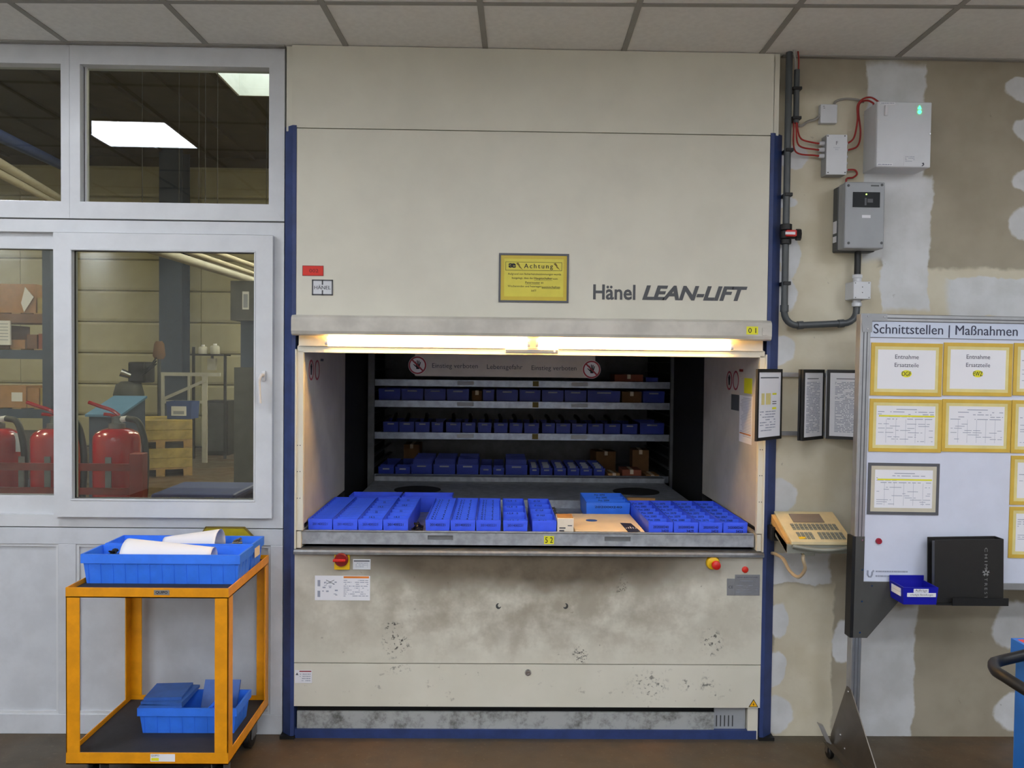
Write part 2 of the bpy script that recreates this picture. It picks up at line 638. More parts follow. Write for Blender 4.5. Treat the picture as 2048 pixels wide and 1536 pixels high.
col = addp(col, [(1735, 128, 1842, 520, 1), (1765, 350, 1858, 620, 1), (2010, 150, 2090, 200, 0), (2022, 236, 2100, 282, 0),
                 (2026, 330, 2100, 392, 0), (2018, 415, 2110, 480, 0), (1720, 1215, 1823, 1478, 1), (1985, 1200, 2080, 1305, 0),
                 (1996, 1380, 2080, 1470, 0), (1535, 385, 1598, 415, 0), (1535, 545, 1592, 625, 0), (1530, 668, 1590, 732, 0), (1535, 955, 1590, 1030, 0),
                 (1520, 1105, 1660, 1168, 1), (1530, 1208, 1578, 1278, 0), (1525, 1302, 1570, 1372, 0), (1520, 1392, 1586, 1468, 0),
                 (1664, 1240, 1712, 1330, 0), (1560, 470, 1600, 560, 0), (1560, 290, 1620, 340, 0), (1900, 555, 2300, 640, 1)], white)
spots = k.ramp(k.noise(26, 3, 0.6), 0.70, 0.76)
col = k.mix(k.math('MULTIPLY', spots, 0.35), col, lin((110, 104, 94)))
k.put(k.b.inputs['Base Color'], col)
k.b.inputs['Roughness'].default_value = 0.85
k.bump(k.noise(30, 5), 0.25, 0.003)
MT['plaster'] = k.m
bm = B(); bx(bm, wx0, wx1, WR, WR + 0.06, 0.0, CZ + 0.35)
struct(obj('wall_right', bm, 'plaster'), 'patched plaster wall with white filler and bare beige board')

# ---- other room walls (outside the picture)
struct(box('wall_side_left', RX0 - 0.1, RX0, RY0, 0.1, 0, CZ + 0.35, 'room_wall'))
struct(box('wall_side_right', RX1, RX1 + 0.1, RY0, WR + 0.06, 0, CZ + 0.35, 'room_wall'))
struct(box('wall_rear', RX0 - 0.1, RX1 + 0.1, RY0 - 0.1, RY0, 0, CZ + 0.35, 'room_wall'))

# ---- suspended ceiling: slab above, bars and single tiles hung in it
ceil = box('ceiling', RX0 - 0.1, RX1 + 0.1, RY0 - 0.1, 0.1, CZ + 0.2, CZ + 0.35, 'room_wall')
struct(ceil, 'suspended ceiling of square mineral tiles')
CR = Matrix.Translation(GO) @ Matrix.Rotation(GA, 4, 'Z')
cl = ceil.location
bmt = B(); bx(bmt, -PITCH / 2 + 0.009, PITCH / 2 - 0.009, -PITCH / 2 + 0.009, PITCH / 2 - 0.009, 0.004, 0.018)
tile_me = bpy.data.meshes.new('ceiling_tile'); bmt.to_mesh(tile_me); bmt.free(); tile_me.materials.append(MT['tile'])
bmt = B(); bx(bmt, -0.012, 0.012, -PITCH / 2 + 0.012, PITCH / 2 - 0.012, 0.0, 0.006); bx(bmt, -0.0015, 0.0015, -PITCH / 2 + 0.012, PITCH / 2 - 0.012, 0.006, 0.035)
bar_me = bpy.data.meshes.new('ceiling_bar'); bmt.to_mesh(bar_me); bmt.free(); bar_me.materials.append(MT['tbar'])
bmt = B(); bx(bmt, -PITCH / 2, PITCH / 2, -0.012, 0.012, 0.0, 0.006); bx(bmt, -PITCH / 2, PITCH / 2, -0.0015, 0.0015, 0.006, 0.035)
bar2_me = bpy.data.meshes.new('ceiling_cross_bar'); bmt.to_mesh(bar2_me); bmt.free(); bar2_me.materials.append(MT['tbar'])
LAMPS = {(-4, -2), (4, -3), (0, -4)} | {(i, j) for i in (-7, -4, -1, 2, 5) for j in (-6, -9)}  # one near panel is added to brighten the machine; rear rows stay unseen
def cpart(name, me, u, v):
    o = bpy.data.objects.new(name, me)
    COL.objects.link(o)
    p = CR @ Vector((u * PITCH, v * PITCH, 0))
    o.parent = ceil
    o.location = p - cl
    o.rotation_euler = (0, 0, GA)
    return o
for i in range(-8, 8):
    for j in range(-11, 1):
        p = CR @ Vector(((i + .5) * PITCH, (j + .5) * PITCH, 0))
        if not (RX0 + 0.25 < p.x < RX1 - 0.25 and RY0 + 0.2 < p.y):
            continue
        if (i, j) not in LAMPS and j < 0:
            cpart('tile', tile_me, i + .5, j + .5)
        cpart('bar', bar_me, i, j + .5) if j < 0 else None
        cpart('cross_bar', bar2_me, i + .5, j)
# last row is cut off along the wall
for i in range(-8, 8):
    p0 = CR @ Vector(((i) * PITCH + 0.009, 0.009, 0)); p1 = CR @ Vector(((i + 1) * PITCH - 0.009, 0.009, 0))
    if p0.x < RX0 or p1.x > RX1:
        continue
    yb = 0.044
    def cut(pp, ub):
        d = (yb - pp.y) / math.cos(GA)
        return CR @ Vector((ub * PITCH + (0.009 if ub == i else -0.009), 0.009 + d, 0))
    q1, q0 = cut(p1, i + 1), cut(p0, i)
    bm = B(); prism(bm, [p0 + Vector((0, 0, .004)), p1 + Vector((0, 0, .004)), q1 + Vector((0, 0, .004)), q0 + Vector((0, 0, .004))], (0, 0, 0.014))
    obj('tile', bm, 'tile', ceil)
    b0 = CR @ Vector((i * PITCH - .012, 0.012, 0)); b1 = CR @ Vector((i * PITCH + .012, 0.012, 0))
    e1 = b1 + (q0 - p0); e0 = b0 + (q0 - p0)
    bm = B(); prism(bm, [b0, b1, e1, e0], (0, 0, 0.006)); obj('bar', bm, 'tbar', ceil)
# wall angle along the window wall and the plaster wall
box('wall_angle', RX0, PX(572, 110, WF), 0.012, 0.036, CZ - 0.003, CZ + 0.003, 'tbar', ceil)
box('wall_angle', PX(1562, 110, WR), RX1, 0.018, 0.042, CZ - 0.003, CZ + 0.003, 'tbar', ceil)
# LED panels lying in the grid
for n_, (i, j) in enumerate(sorted(LAMPS)):
    p = CR @ Vector(((i + .5) * PITCH, (j + .5) * PITCH, 0))
    t = thing('ceiling_light', 'square white LED panel set into the tile ceiling', 'ceiling light', p, 'LED panels in the ceiling', GA)
    h = PITCH / 2 - 0.012
    bm = B()
    for (a, b_, c_, d) in ((-h, h, -h, -h + .015), (-h, h, h - .015, h), (-h, -h + .015, -h + .015, h - .015), (h - .015, h, -h + .015, h - .015)):
        bx(bm, a, b_, c_, d, 0.001, 0.014)
    obj('frame', bm, 'white_box', t, local=True)
    bm = B(); bx(bm, -h + .015, h - .015, -h + .015, h - .015, 0.004, 0.012); obj('diffuser', bm, 'led_face', t, local=True)

# ---- window wall
X_r = PX(567, 750, WF)
zB, zC, zD = PZ(340, 130, WF), PZ(340, 407, WF), PZ(300, 440, WF)
zE, zF, zG, zH, zI = PZ(330, 469, WF), PZ(330, 503, WF), PZ(330, 999, WF), PZ(330, 1033, WF), PZ(330, 1055, WF)
XL = -3.35
xm0, xm1 = PX(122, 260, WF), PX(160, 260, WF)
xr1 = PX(538, 260, WF)
WB = 0.12
def frame_parts(parent, x0, x1, z0, z1, wl, wr, wt, wb_, y0, y1, m='white_pvc', nm='frame'):
    """four mitred frame members"""
    for pts, nme in (([(x0, z1), (x1, z1), (x1 - wr, z1 - wt), (x0 + wl, z1 - wt)], nm + '_head'), ([(x0, z0), (x0 + wl, z0 + wb_), (x1 - wr, z0 + wb_), (x1, z0)], nm + '_sill'),
                ([(x0, z0), (x0, z1), (x0 + wl, z1 - wt), (x0 + wl, z0 + wb_)], nm + '_stile'), ([(x1, z0), (x1 - wr, z0 + wb_), (x1 - wr, z1 - wt), (x1, z1)], nm + '_stile')):
        bm = B(); prism(bm, [(p[0], y0, p[1]) for p in pts], (0, y1 - y0, 0)); obj(nme, bm, m, parent)
def pane(parent, x0, x1, z0, z1, y, seal=True):
    box('pane', x0, x1, y, y + 0.006, z0, z1, 'glass', parent)
    if seal:
        bm = B(); s = 0.006
        for (a, b_, c_, d) in ((x0, x1, z0, z0 + s), (x0, x1, z1 - s, z1), (x0, x0 + s, z0, z1), (x1 - s, x1, z0, z1)):
            bx(bm, a, b_, y - 0.012, y - 0.001, c_, d)
        obj('seal', bm, 'seal', parent)
w1 = thing('window_1', 'fixed white framed upper window with two panes', None, (-2.1, WF, zD)); struct(w1)
frame_parts(w1, xm1 - (xm1 - xm0) * .55, X_r, zD + .003, CZ - .003, (xm1 - xm0) * .55, X_r - xr1, CZ - zB, zC - zD, WF, WB)
frame_parts(w1, XL, xm1 - (xm1 - xm0) * .55 - .001, zD + .003, CZ - .003, .08, (xm1 - xm0) * .45, CZ - zB, zC - zD, WF, WB)
pane(w1, xm1 - .004, xr1 + .004, zC - .004, zB + .004, 0.09)
pane(w1, XL + .076, xm0 + .004, zC - .004, zB + .004, 0.09)
box('glazing_bead', xm1 + .004, xm1 + .011, 0.074, 0.0885, zC, zB, 'white_pvc', w1)
w2 = thing('window_2', 'white sliding window with handle above the wall panels', None, (-2.1, WF, zI)); struct(w2)
frame_parts(w2, XL, X_r, zI, zD - .004, .06, X_r - PX(545, 750, WF), (zD - .004) - zE - .004, (zH - zI) + .004, WF, WB)
# sliding sash in front
sx0, sx1, gx0, gx1 = PX(108, 750, .012), PX(545, 750, .012), PX(145, 750, .012), PX(508, 750, .012)
frame_parts(w2, sx0, sx1, PZ(330, 1035, .012), PZ(330, 468, .012), gx0 - sx0, sx1 - gx1, PZ(330, 468, .012) - PZ(330, 503, .012), PZ(330, 999, .012) - PZ(330, 1035, .012), .008, 0.06, nm='sash')
gz0, gz1 = PZ(330, 999, .012), PZ(330, 503, .012)
pane(w2, gx0 - .004, gx1 + .004, gz0 - .004, gz1 + .004, 0.042)
bm = B()
s = .008
for (a, b_, c_, d) in ((gx0 - s, gx1 + s, gz1, gz1 + s), (gx0 - s, gx0, gz0, gz1), (gx1, gx1 + s, gz0, gz1), (gx0 - s, gx1 + s, gz0 - s, gz0)):
    bx(bm, a, b_, .005, .012, c_, d, .002)
obj('glazing_bead', bm, 'white_pvc', w2)
# fixed light behind, left
fx1 = sx0 + .03
frame_parts(w2, XL + .06, fx1, zH - .02, zE + .004, .05, .028, zE + .004 - PZ(60, 498, .075), PZ(60, 990, .075) - (zH - .02), .066, .115, nm='fixed_frame')
pane(w2, XL + .1, fx1 - .02, PZ(60, 990, .075) - .006, PZ(60, 498, .075) + .006, 0.095)
# window handle
hx, hz0, hz1 = PX(524, 770, .0), PZ(524, 806, 0), PZ(524, 742, 0)
hd = B()
bx(hd, hx - .002, hx + .016, -.004, .009, hz1 - .045, hz1 + .002, .004, 2)
tube(hd, spline([(hx + .007, .004, hz1 - .02), (hx + .004, -.028, hz1 - .018), (hx - .003, -.036, hz1 - .04), (hx - .004, -.034, (hz0 + hz1) / 2), (hx - .001, -.03, hz0)], 6), .008, 10)
obj('handle', hd, 'white_pvc', w2, smooth=True)
# wall panels under the window
wp = thing('wall_left', 'grey white panelled wall below the windows', None, (-2.2, WF, 0)); struct(wp)
zP1, zP0 = PZ(60, 1088, WF), PZ(60, 1428, WF)
pa0, pa1 = PX(116, 1250, WF), PX(152, 1250, WF)
pr = PX(540, 1250, WF)
box('rail', XL, X_r, WF, WB, zP1, zI - .005, 'panel_grey', wp, .002)
box('rail', XL, X_r, WF, WB, 0.0, zP0, 'panel_grey', wp, .002)
for a, b_ in ((XL, XL + .08), (pa0, pa1), (pr, X_r)):
    box('stile', a, b_, WF, WB, zP0, zP1, 'panel_grey', wp, .002)
for a, b_ in ((XL + .08, pa0), (pa1, pr)):
    box('panel', a, b_, WF + .016, WB - .01, zP0, zP1, 'panel_grey', wp)
    bm = B()
    q = .012
    for (x0, x1, z0, z1) in ((a, b_, zP1 - q, zP1), (a, b_, zP0, zP0 + q), (a, a + q, zP0 + q, zP1 - q), (b_ - q, b_, zP0 + q, zP1 - q)):
        bx(bm, x0, x1, WF + .006, WF + .017, z0, z1)
    obj('bead', bm, 'white_pvc', wp)
box('shadow_gap', XL, X_r, WF + .012, WB, zI - .006, zI + .001, 'darkgrey', wp)
struct(box('wall_far_left', RX0 - .1, XL, WF, WB, 0, CZ + .35, 'room_wall'))
struct(box('trim_1', XL, X_r, WF, WB, CZ + .001, CZ + .35, 'room_wall'))

# ================================================================== THE HALL BEHIND THE WINDOWS (shell)
HY, HX0, HX1, HZ = 12.0, -13.0, 6.0, 5.6
hw = box('wall_hall_far', HX0, HX1, HY + .06, HY + .25, 0, HZ, 'hall_roof'); struct(hw, 'far hall wall clad with beige horizontal panels')
ph = 0.60
r = random.Random(3)
z = 0.02
while z + ph < HZ:
    for (a, b_) in ((HX0, -9.2), (-9.19, -5.75), (-5.74, -3.1), (-3.09, HX1)):
        bm = B(); prism(bm, [(a, HY + .06, z), (a, HY + .012, z + .02), (a, HY, z + .06), (a, HY, z + ph - .05), (a, HY + .02, z + ph - .012), (a, HY + .06, z + ph - .006)], (b_ - a, 0, 0))
        obj('panel', bm, 'hall_panel', hw)
    z += ph
struct(box('wall_hall_left', HX0 - .2, HX0, .1, HY, 0, HZ, 'hall_roof'))
struct(box('wall_hall_right', HX1, HX1 + .2, .2, HY, 0, HZ, 'hall_roof'))
struct(box('wall_hall_near', HX0, RX0 - .1, .0, .12, 0, HZ, 'room_wall'))
struct(box('wall_hall_upper', RX0 - .1, HX1, .0, .12, CZ + .36, HZ, 'room_wall'))
# roof with a skylight opening
sa = pix(476, 188, z=HZ); sb = pix(420, 138, z=HZ)
SX0, SX1, SY0, SY1 = sa.x, sa.x + 2.2, sb.y - 1.2, sa.y
roof = thing('ceiling_hall', 'dark ribbed hall roof', None, (-3.5, 6, HZ)); struct(roof)
for (a, b_, c_, d) in ((HX0, SX0, .0, HY + .2), (SX1, HX1, .0, HY + .2), (SX0, SX1, .0, SY0), (SX0, SX1, SY1, HY + .2)):
    box('roof_sheet', a, b_, c_, d, HZ, HZ + .08, 'hall_roof', roof)
for i in range(24):
    x = HX0 + .4 + i * .78
    if SX0 - .1 < x < SX1 + .1:
        continue
    box('rib', x, x + .09, .12, HY, HZ - .05, HZ, 'hall_roof', roof)
bm = B()
for (a, b_, c_, d) in ((SX0, SX0 + .03, SY0, SY1), (SX1 - .03, SX1, SY0, SY1), (SX0, SX1, SY0, SY0 + .03), (SX0, SX1, SY1 - .03, SY1)):
    bx(bm, a, b_, c_, d, HZ - .03, HZ + .5)
obj('skylight_kerb', bm, 'skylight_frame', roof)
box('skylight_pane', SX0, SX1, SY0, SY1, HZ + .5, HZ + .52, 'sky_glass', roof)
for i in range(3):
    yy = SY0 + (SY1 - SY0) * (i + 1) / 4
    box('skylight_bar', SX0, SX1, yy - .02, yy + .02, HZ + .44, HZ + .5, 'skylight_frame', roof)

# ================================================================== THE LIFT MACHINE
ML, MR = PX(592, 600, 0), PX(1535, 600, 0)      # cream front between the blue columns
mc = (ML + MR) / 2
mach = thing('vertical_lift_machine', 'tall cream vertical lift storage machine with blue corner posts and open tray bay', 'machine', (mc, 0.0, 0.0))

# ---- front panel paints with grime
def dirty(name, cx, cz, lower):
    k = NT(name)
    base = k.mix(k.ramp(k.noise(2.5, 4), 0.3, 0.7), lin((204, 201, 186)), lin((214, 211, 197)))
    v = k.warp(0.12, 4.0)
    def P(x0, y0, x1, y1):
        a, b = pix(x0, y0, 0), pix(x1, y1, 0)
        return ((a.x + b.x) / 2 - cx, (a.z + b.z) / 2 - cz), (abs(b.x - a.x) / 2, abs(b.z - a.z) / 2)
    col = base
    def grime(col, area, soft, amount, color, nz=None, lo=.4, hi=.6):
        m = k.blob(v, *P(*area), soft)
        if nz:
            m = k.math('MULTIPLY', m, k.ramp(k.noise(nz, 4, 0.65), lo, hi))
        return k.mix(k.math('MULTIPLY', m, amount), col, lin(color))
    if lower:
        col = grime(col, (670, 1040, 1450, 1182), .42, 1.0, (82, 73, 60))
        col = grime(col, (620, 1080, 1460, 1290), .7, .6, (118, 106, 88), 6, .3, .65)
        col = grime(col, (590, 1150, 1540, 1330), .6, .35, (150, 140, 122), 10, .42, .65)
        for a in ((768, 1265, 812, 1310), (772, 1248, 806, 1264), (1404, 1262, 1442, 1300), (1153, 1290, 1176, 1326), (1245, 1150, 1262, 1190)):
            col = grime(col, a, .5, .9, (40, 40, 40), 70, .54, .62)
        fine = k.ramp(k.noise(34, 3, 0.6), .70, .78)
        col = k.mix(k.math('MULTIPLY', fine, .45), col, lin((90, 84, 76)))
    else:
        for a in ((1270, 1345, 1330, 1392), (1362, 1358, 1384, 1384), (1402, 1360, 1428, 1382), (780, 1336, 820, 1352), (1422, 1388, 1440, 1400)):
            col = grime(col, a, .6, .8, (70, 70, 66), 60, .53, .64)
        wv = k.vec('MULTIPLY', k.co, (1.0, 1.0, 1.0))
        fine = k.ramp(k.noise(26, 4, 0.65, wv), .62, .74)
        col = k.mix(k.math('MULTIPLY', fine, .5), col, lin((104, 98, 90)))
    k.put(k.b.inputs['Base Color'], col)
    k.b.inputs['Roughness'].default_value = 0.42
    return k.m

zTop = PZ(1060, 263, 0)
zHood1, zHood0 = PZ(1060, 636, -.07), PZ(1060, 676, -.07)
zLip = PZ(1060, 1102, 0)
zSeam = PZ(1060, 1328, 0)
zPan0 = PZ(1060, 1414, 0)
# panel above the machine head, up to the ceiling
xU0, xU1 = PX(584, 180, 0.004), PX(1549, 180, 0.004)
box('upper_panel', xU0, xU1, 0.004, 0.05, zTop + .002, CZ + .001, 'cream', mach)
box('upper_side', xU1 - .002, xU1 + .022, 0.004, 0.09, zTop + .002, CZ + .001, 'cream', mach)
box('upper_side', xU0 - .028, xU0 + .002, 0.02, 0.12, zTop - .01, CZ + .001, 'cream', mach)
# upper front panel
box('front_panel', ML, MR, 0.0, 0.05, zHood1 - .02, zTop - .002, 'cream', mach, .002)
# lower panels
MT['dirty_mid'] = dirty('cream_grimy', mc, (zLip - .004 + zSeam + .002) / 2, True)
MT['dirty_low'] = dirty('cream_scuffed', mc, (zSeam - .002 + zPan0) / 2, False)
box('service_panel', ML - .004, MR + .004, 0.0, 0.04, zSeam + .002, zLip - .004, 'dirty_mid', mach)
box('base_panel', ML - .006, MR + .002, 0.0, 0.04, zPan0, zSeam - .002, 'dirty_low', mach)
# kick plate, recessed, with blue rail
k = NT('kick_dirty')
d = k.ramp(k.noise(7, 6, .75), .30, .56)
k.put(k.b.inputs['Base Color'], k.mix(d, lin((70, 70, 64)), lin((164, 167, 166))))
k.b.inputs['Roughness'].default_value = .5
MT['kick'] = k.m
zk1, zk0 = PZ(1060, 1424, .02), PZ(1060, 1458, .02)
xk = PX(1428, 1440, .02)
box('gap_back', ML, MR, .06, .08, 0.0, zPan0 + .01, 'shaft', mach)
box('kick_plate', ML + .008, xk, .02, .03, zk0, zk1, 'kick', mach)
kp = box('kick_grille', xk + .003, PX(1492, 1440, .02), .03, .04, zk0, zPan0, 'grey_box', mach)
for i in range(5):
    x = PX(1432 + i * 8, 1440, .03)
    box('vent_slot', x, x + .004, .027, .0301, zk0 + .012, zk0 + .062, 'darkgrey', kp)
box('kick_post', PX(1494, 1440, .02), MR - .004, .01, .045, .0, zPan0, 'cream', mach)
box('base_rail', ML, MR - .01, .008, .05, .0, zk0, 'blue_col', mach)
# blue corner posts
def post(x_in, x_out, sgn):
    bm = B()
    zt = PZ(1060, 258, 0)
    prism(bm, [(x_in, .0, .012), (x_in, .09, .012), (x_out, .09, .012), (x_out, .035, .012), (x_in + sgn * .016, -.002, .012)], (0, 0, zt - .012))
    obj('corner_post', bm, 'blue_col', mach)
    bm = B(); bx(bm, min(x_in, x_out) - .004, max(x_in, x_out) + .004, -.006, .1, 0, .014); obj('foot_plate', bm, 'black', mach)
post(ML - .001, PX(569, 700, .035), -1)
post(MR + .001, PX(1556, 700, .035), 1)
# hood over the tray bay
hx0, hx1 = PX(582, 655, -.07), PX(1544, 662, -.07)
bm = B()
pr_ = [(.0, zHood1 + .006), (-.055, zHood1 + .001), (-.066, zHood1 - .008), (-.07, zHood1 - .02), (-.07, zHood0 + .02), (-.064, zHood0 + .006), (-.052, zHood0), (-.046, zHood0), (-.046, zHood1 - .012), (.0, zHood1 - .012)]
prism(bm, [(hx0, a, b) for a, b in pr_], (hx1 - hx0, 0, 0))
MT['hood'] = mat('hood_worn', (196, 192, 182), .4, var=.12, vs=5)
obj('hood', bm, 'hood', mach, smooth=False)
for x in (hx0, hx1 - .004):
    box('hood_end', x, x + .004, -.05, 0.0, zHood0 + .004, zHood1, 'hood', mach)
box('key_switch', PX(1524, 662, -.07), PX(1535, 662, -.07), -.073, -.069, PZ(1530, 671, -.07), PZ(1530, 656, -.07), 'hood', mach, .001)
lb = box('number_label', PX(1493, 661, -.07), PX(1516, 661, -.07), -.0712, -.0702, PZ(1504, 669, -.07), PZ(1504, 653, -.07), 'yellow_label', mach)
text('0 1', 'ink', lb, (PX(1504.5, 661, -.0716), -.0716, PZ(1504, 661, -.07)), wd=.034, ht=.022, fat=.008)
# light channel behind the hood: reflector plate, two warm tubes, lower lip
zc0, zc1 = PZ(1060, 702, -.01), zHood0 + .05
box('reflector', hx0 + .018, hx1 - .018, -.006, -.0005, zc0, zc1, 'cream', mach)
tz = PZ(1060, 689, -.035)
x0_, x1_, xm_ = PX(655, 686, -.035), PX(1462, 700, -.035), PX(1066, 690, -.035)
for (a, b) in ((x0_, xm_ - .025), (xm_ + .025, x1_)):
    bm = B(); cyl(bm, (a, -.020, tz), (b, -.020, tz), .013, n=16); tb = obj('fluorescent_tube', bm, 'tube', mach, smooth=True)
    for xx in (a - .012, b):
        bm = B(); cyl(bm, (xx, -.020, tz), (xx + .012, -.020, tz), .0135, n=16)
        obj('tube_cap', bm, 'white_box', tb)
zl1, zl0 = PZ(1060, 700, 0), PZ(1060, 710, 0)
box('lamp_shelf', hx0 + .018, hx1 - .018, -.016, .0, tz - .0175, tz - .0145, 'cream', mach)  # ledge added to shade the lip and shape the tubes' spill
box('lintel_lip', ML + .008, MR - .008, -.004, .012, zl0, tz - .0175, 'cream', mach, .001)
bm = B(); bx(bm, PX(1010, 702, -.03), PX(1117, 702, -.03), -.03, -.016, PZ(1060, 707, -.03), PZ(1060, 698, -.03), .004, 2)
hb = obj('lamp_clamp', bm, 'grey_box', mach)
bm = B(); lathe(bm, [(.004, -.001), (.005, 0), (.001, .001)], (PX(1109, 702, -.03), -.0305, PZ(1109, 703, -.03)), 12, 'y'); obj('screw', bm, 'paper', hb)

# jambs of the opening
ox0, ox1 = PX(607, 880, 0), PX(1516, 890, 0)
zO1, zO0 = zl0 + .004, PZ(1060, 1100, 0)
YB = 0.97
for (a, b, s) in ((ML, ox0, 1), (ox1, MR, -1)):
    jb = box('jamb', a, b, -.004, .02, PZ(1060, 1064, 0), zO1 + .004, 'cream', mach, .0015)
    box('jamb_flange', (a if s > 0 else b - .006), (a + .006 if s > 0 else b), -.012, .02, zO0, zO1 + .01, 'cream', mach)
    for pz in (891, 943, 996):
        for q in (.3, .62):
            bm = B(); xx = a + (b - a) * q
            lathe(bm, [(.0022, -.0012), (.0022, .001)], (xx, -.004, PZ(1060, pz + 4, 0)), 8, 'y'); obj('rivet', bm, 'darkgrey', jb)
    box('tray_guide', (a + .008 if s > 0 else b - .026), (a + .026 if s > 0 else b - .008), .0, .5, zO0 + .002, PZ(1060, 1066, 0), 'cream', mach)
# inner side panels, inner ceiling
for nm, a in (('bay_panel', ox0), ('bay_panel', ox1)):
    bm = B(); s = -1 if a == ox0 else 1
    bx(bm, a, a + s * .012, .0205, YB, PZ(1060, 1052, 0), zO1 + .006); obj(nm, bm, 'inner_grey', mach)
box('bay_ceiling', ox0, ox1, .0125, YB, zO1 + .006, zO1 + .018, 'inner_grey', mach)
# steel sill below the tray
bm = B()
prism(bm, [(ML, .05, zLip + .004), (ML, -.018, zLip + .002), (ML, -.024, zLip - .006), (ML, -.024, zLip - .016), (ML, -.02, zLip - .018), (ML, .0, zLip - .018), (ML, .0, zLip - .006), (ML, .05, zLip - .006)], (MR - ML, 0, 0))
obj('sill', bm, 'steel', mach)
box('gap_floor', ox0 - .02, ox1 + .02, .05, YB, zLip - .02, zLip - .008, 'shaft', mach)
# shaft behind: sheet metal box, its unlit dark put into the colour; carriage plate
SHX0, SHX1, SHY, SHZ0, SHZ1 = ML - .02, MR + .02, 2.95, zLip - .4, zO1 + .45
box('shaft_side', SHX0 - .01, SHX0, YB, SHY, SHZ0, SHZ1, 'shaft', mach)
box('shaft_side', SHX1, SHX1 + .01, YB, SHY, SHZ0, SHZ1, 'shaft', mach)
box('shaft_back', SHX0, SHX1, SHY, SHY + .01, SHZ0, SHZ1, 'dull_steel', mach)
box('shaft_top', SHX0, SHX1, YB, SHY, SHZ1, SHZ1 + .01, 'shaft', mach)
box('shaft_floor', SHX0, SHX1, YB, SHY, SHZ0 - .01, SHZ0, 'shaft', mach)
for (a, b) in ((SHX0, ox0), (ox1, SHX1)):
    box('shaft_front', a, b, YB - .01, YB, SHZ0, SHZ1, 'shaft', mach)
box('shaft_front', SHX0, SHX1, YB - .01, YB, zO1 + .018, SHZ1, 'shaft', mach)
box('shaft_front', SHX0, SHX1, YB - .01, YB, SHZ0, zLip - .02, 'shaft', mach)
# outer skin towards the hall
box('outer_side', SHX0 - .06, SHX0 - .05, .12, 3.05, 0, 5.2, 'cream', mach)
box('outer_side', SHX1 + .05, SHX1 + .06, .12, 3.05, 0, 5.2, 'cream', mach)
box('outer_back', SHX0 - .06, SHX1 + .06, 3.05, 3.06, 0, 5.2, 'cream', mach)
# back side of front head (closes the hall off)
box('head_back', SHX0 - .05, SHX1 + .05, .12, .13, zO1 + .03, CZ + 2.1, 'shaft', mach)
# carriage plate with two round discs
zCar = PZ(835, 980, 1.42)
box('carriage_plate', ox0 + .04, ox1 - .04, YB + .03, 1.88, zCar - .03, zCar, 'tray_steel', mach)
box('carriage_beam', ox0 + .04, ox1 - .04, 1.80, 1.88, zCar, zCar + .03, 'tray_steel', mach)
for px_ in (835, 1272):
    cc = pix(px_, 980 if px_ < 1000 else 983, 1.42)
    bm = B(); lathe(bm, [(.145, 0), (.145, .004), (.135, .006)], (cc.x, 1.42, zCar), 32); obj('drive_disc', bm, 'shaft', mach)
# uprights with support rails at the back
YT = 1.95
for px_ in (741, 1348):
    x = PX(px_, 850, YT)
    box('upright', x - .022, x + .022, YT + .02, YT + .05, SHZ0, SHZ1, 'dull_steel', mach)
for s_, x in ((1, PX(748, 850, YT)), (-1, PX(1340, 850, YT))):
    for i in range(24):
        zz = SHZ0 + .06 + i * .075
        if zz < SHZ1:
            box('support_ledge', x - .03 * s_, x, YT + .05, SHY, zz, zz + .004, 'dull_steel', mach)

# ---- stickers, logos and switches on the front
def sticker(name, x0, y0, x1, y1, m, y=-.001, d=.0012, label=None):
    a, b = pix(x0, y0, y), pix(x1, y1, y)
    o = box(name, a.x, b.x, y - d, y, b.z, a.z, m, mach)
    if label:
        o['label'] = label
    return o, a, b
so, a, b = sticker('red_sticker', 605, 531, 647, 552, 'red_sticker', label='red sticker reading 002')
bm = B(); th = .002
for (q0, q1, r0, r1) in ((a.x, b.x, a.z - th, a.z), (a.x, b.x, b.z, b.z + th), (a.x, a.x + th, b.z, a.z), (b.x - th, b.x, b.z, a.z)):
    bx(bm, q0, q1, -.0026, -.0022, r0, r1)
obj('border', bm, 'darkred', so)
text('002', 'darkred', so, ((a.x + b.x) / 2 + .004, -.0027, (a.z + b.z) / 2), wd=.04, ht=.016, fat=.008)
# maker's square logo
lo, a, b = sticker('maker_logo', 624, 559, 666, 591, 'white_box', label='square maker logo reading HÄNEL')
bm = B(); th = .006; cx = (a.x + b.x) / 2; cz_ = (a.z + b.z) / 2
for (q0, q1, r0, r1) in ((a.x, b.x, a.z - th, a.z), (a.x, b.x, b.z, b.z + th), (a.x, a.x + th, b.z, a.z), (b.x - th, b.x, b.z, a.z), (cx - .003, cx + .003, cz_ + .012, a.z), (cx - .003, cx + .003, b.z, cz_ - .012)):
    bx(bm, q0, q1, -.0028, -.0022, r0, r1)
obj('logo_frame', bm, 'logo', lo)
text('HÄNEL', 'logo', lo, (cx, -.0027, cz_ + .0015), wd=.072, ht=.0195, fat=.012)
# machine lettering
a, b = pix(1186, 600, 0), pix(1271, 570, 0)
text('Hänel', 'logo', mach, ((a.x + b.x) / 2, -.0015, PZ(1228, 584.5, 0)), wd=b.x - a.x, ht=.068, bold=.022)
a, b = pix(1284, 600, 0), pix(1495, 572, 0)
text('LEAN-LIFT', 'logo', mach, ((a.x + b.x) / 2, -.0015, PZ(1390, 586.5, 0)), wd=b.x - a.x, ht=.065, bold=.04, shear=.28)
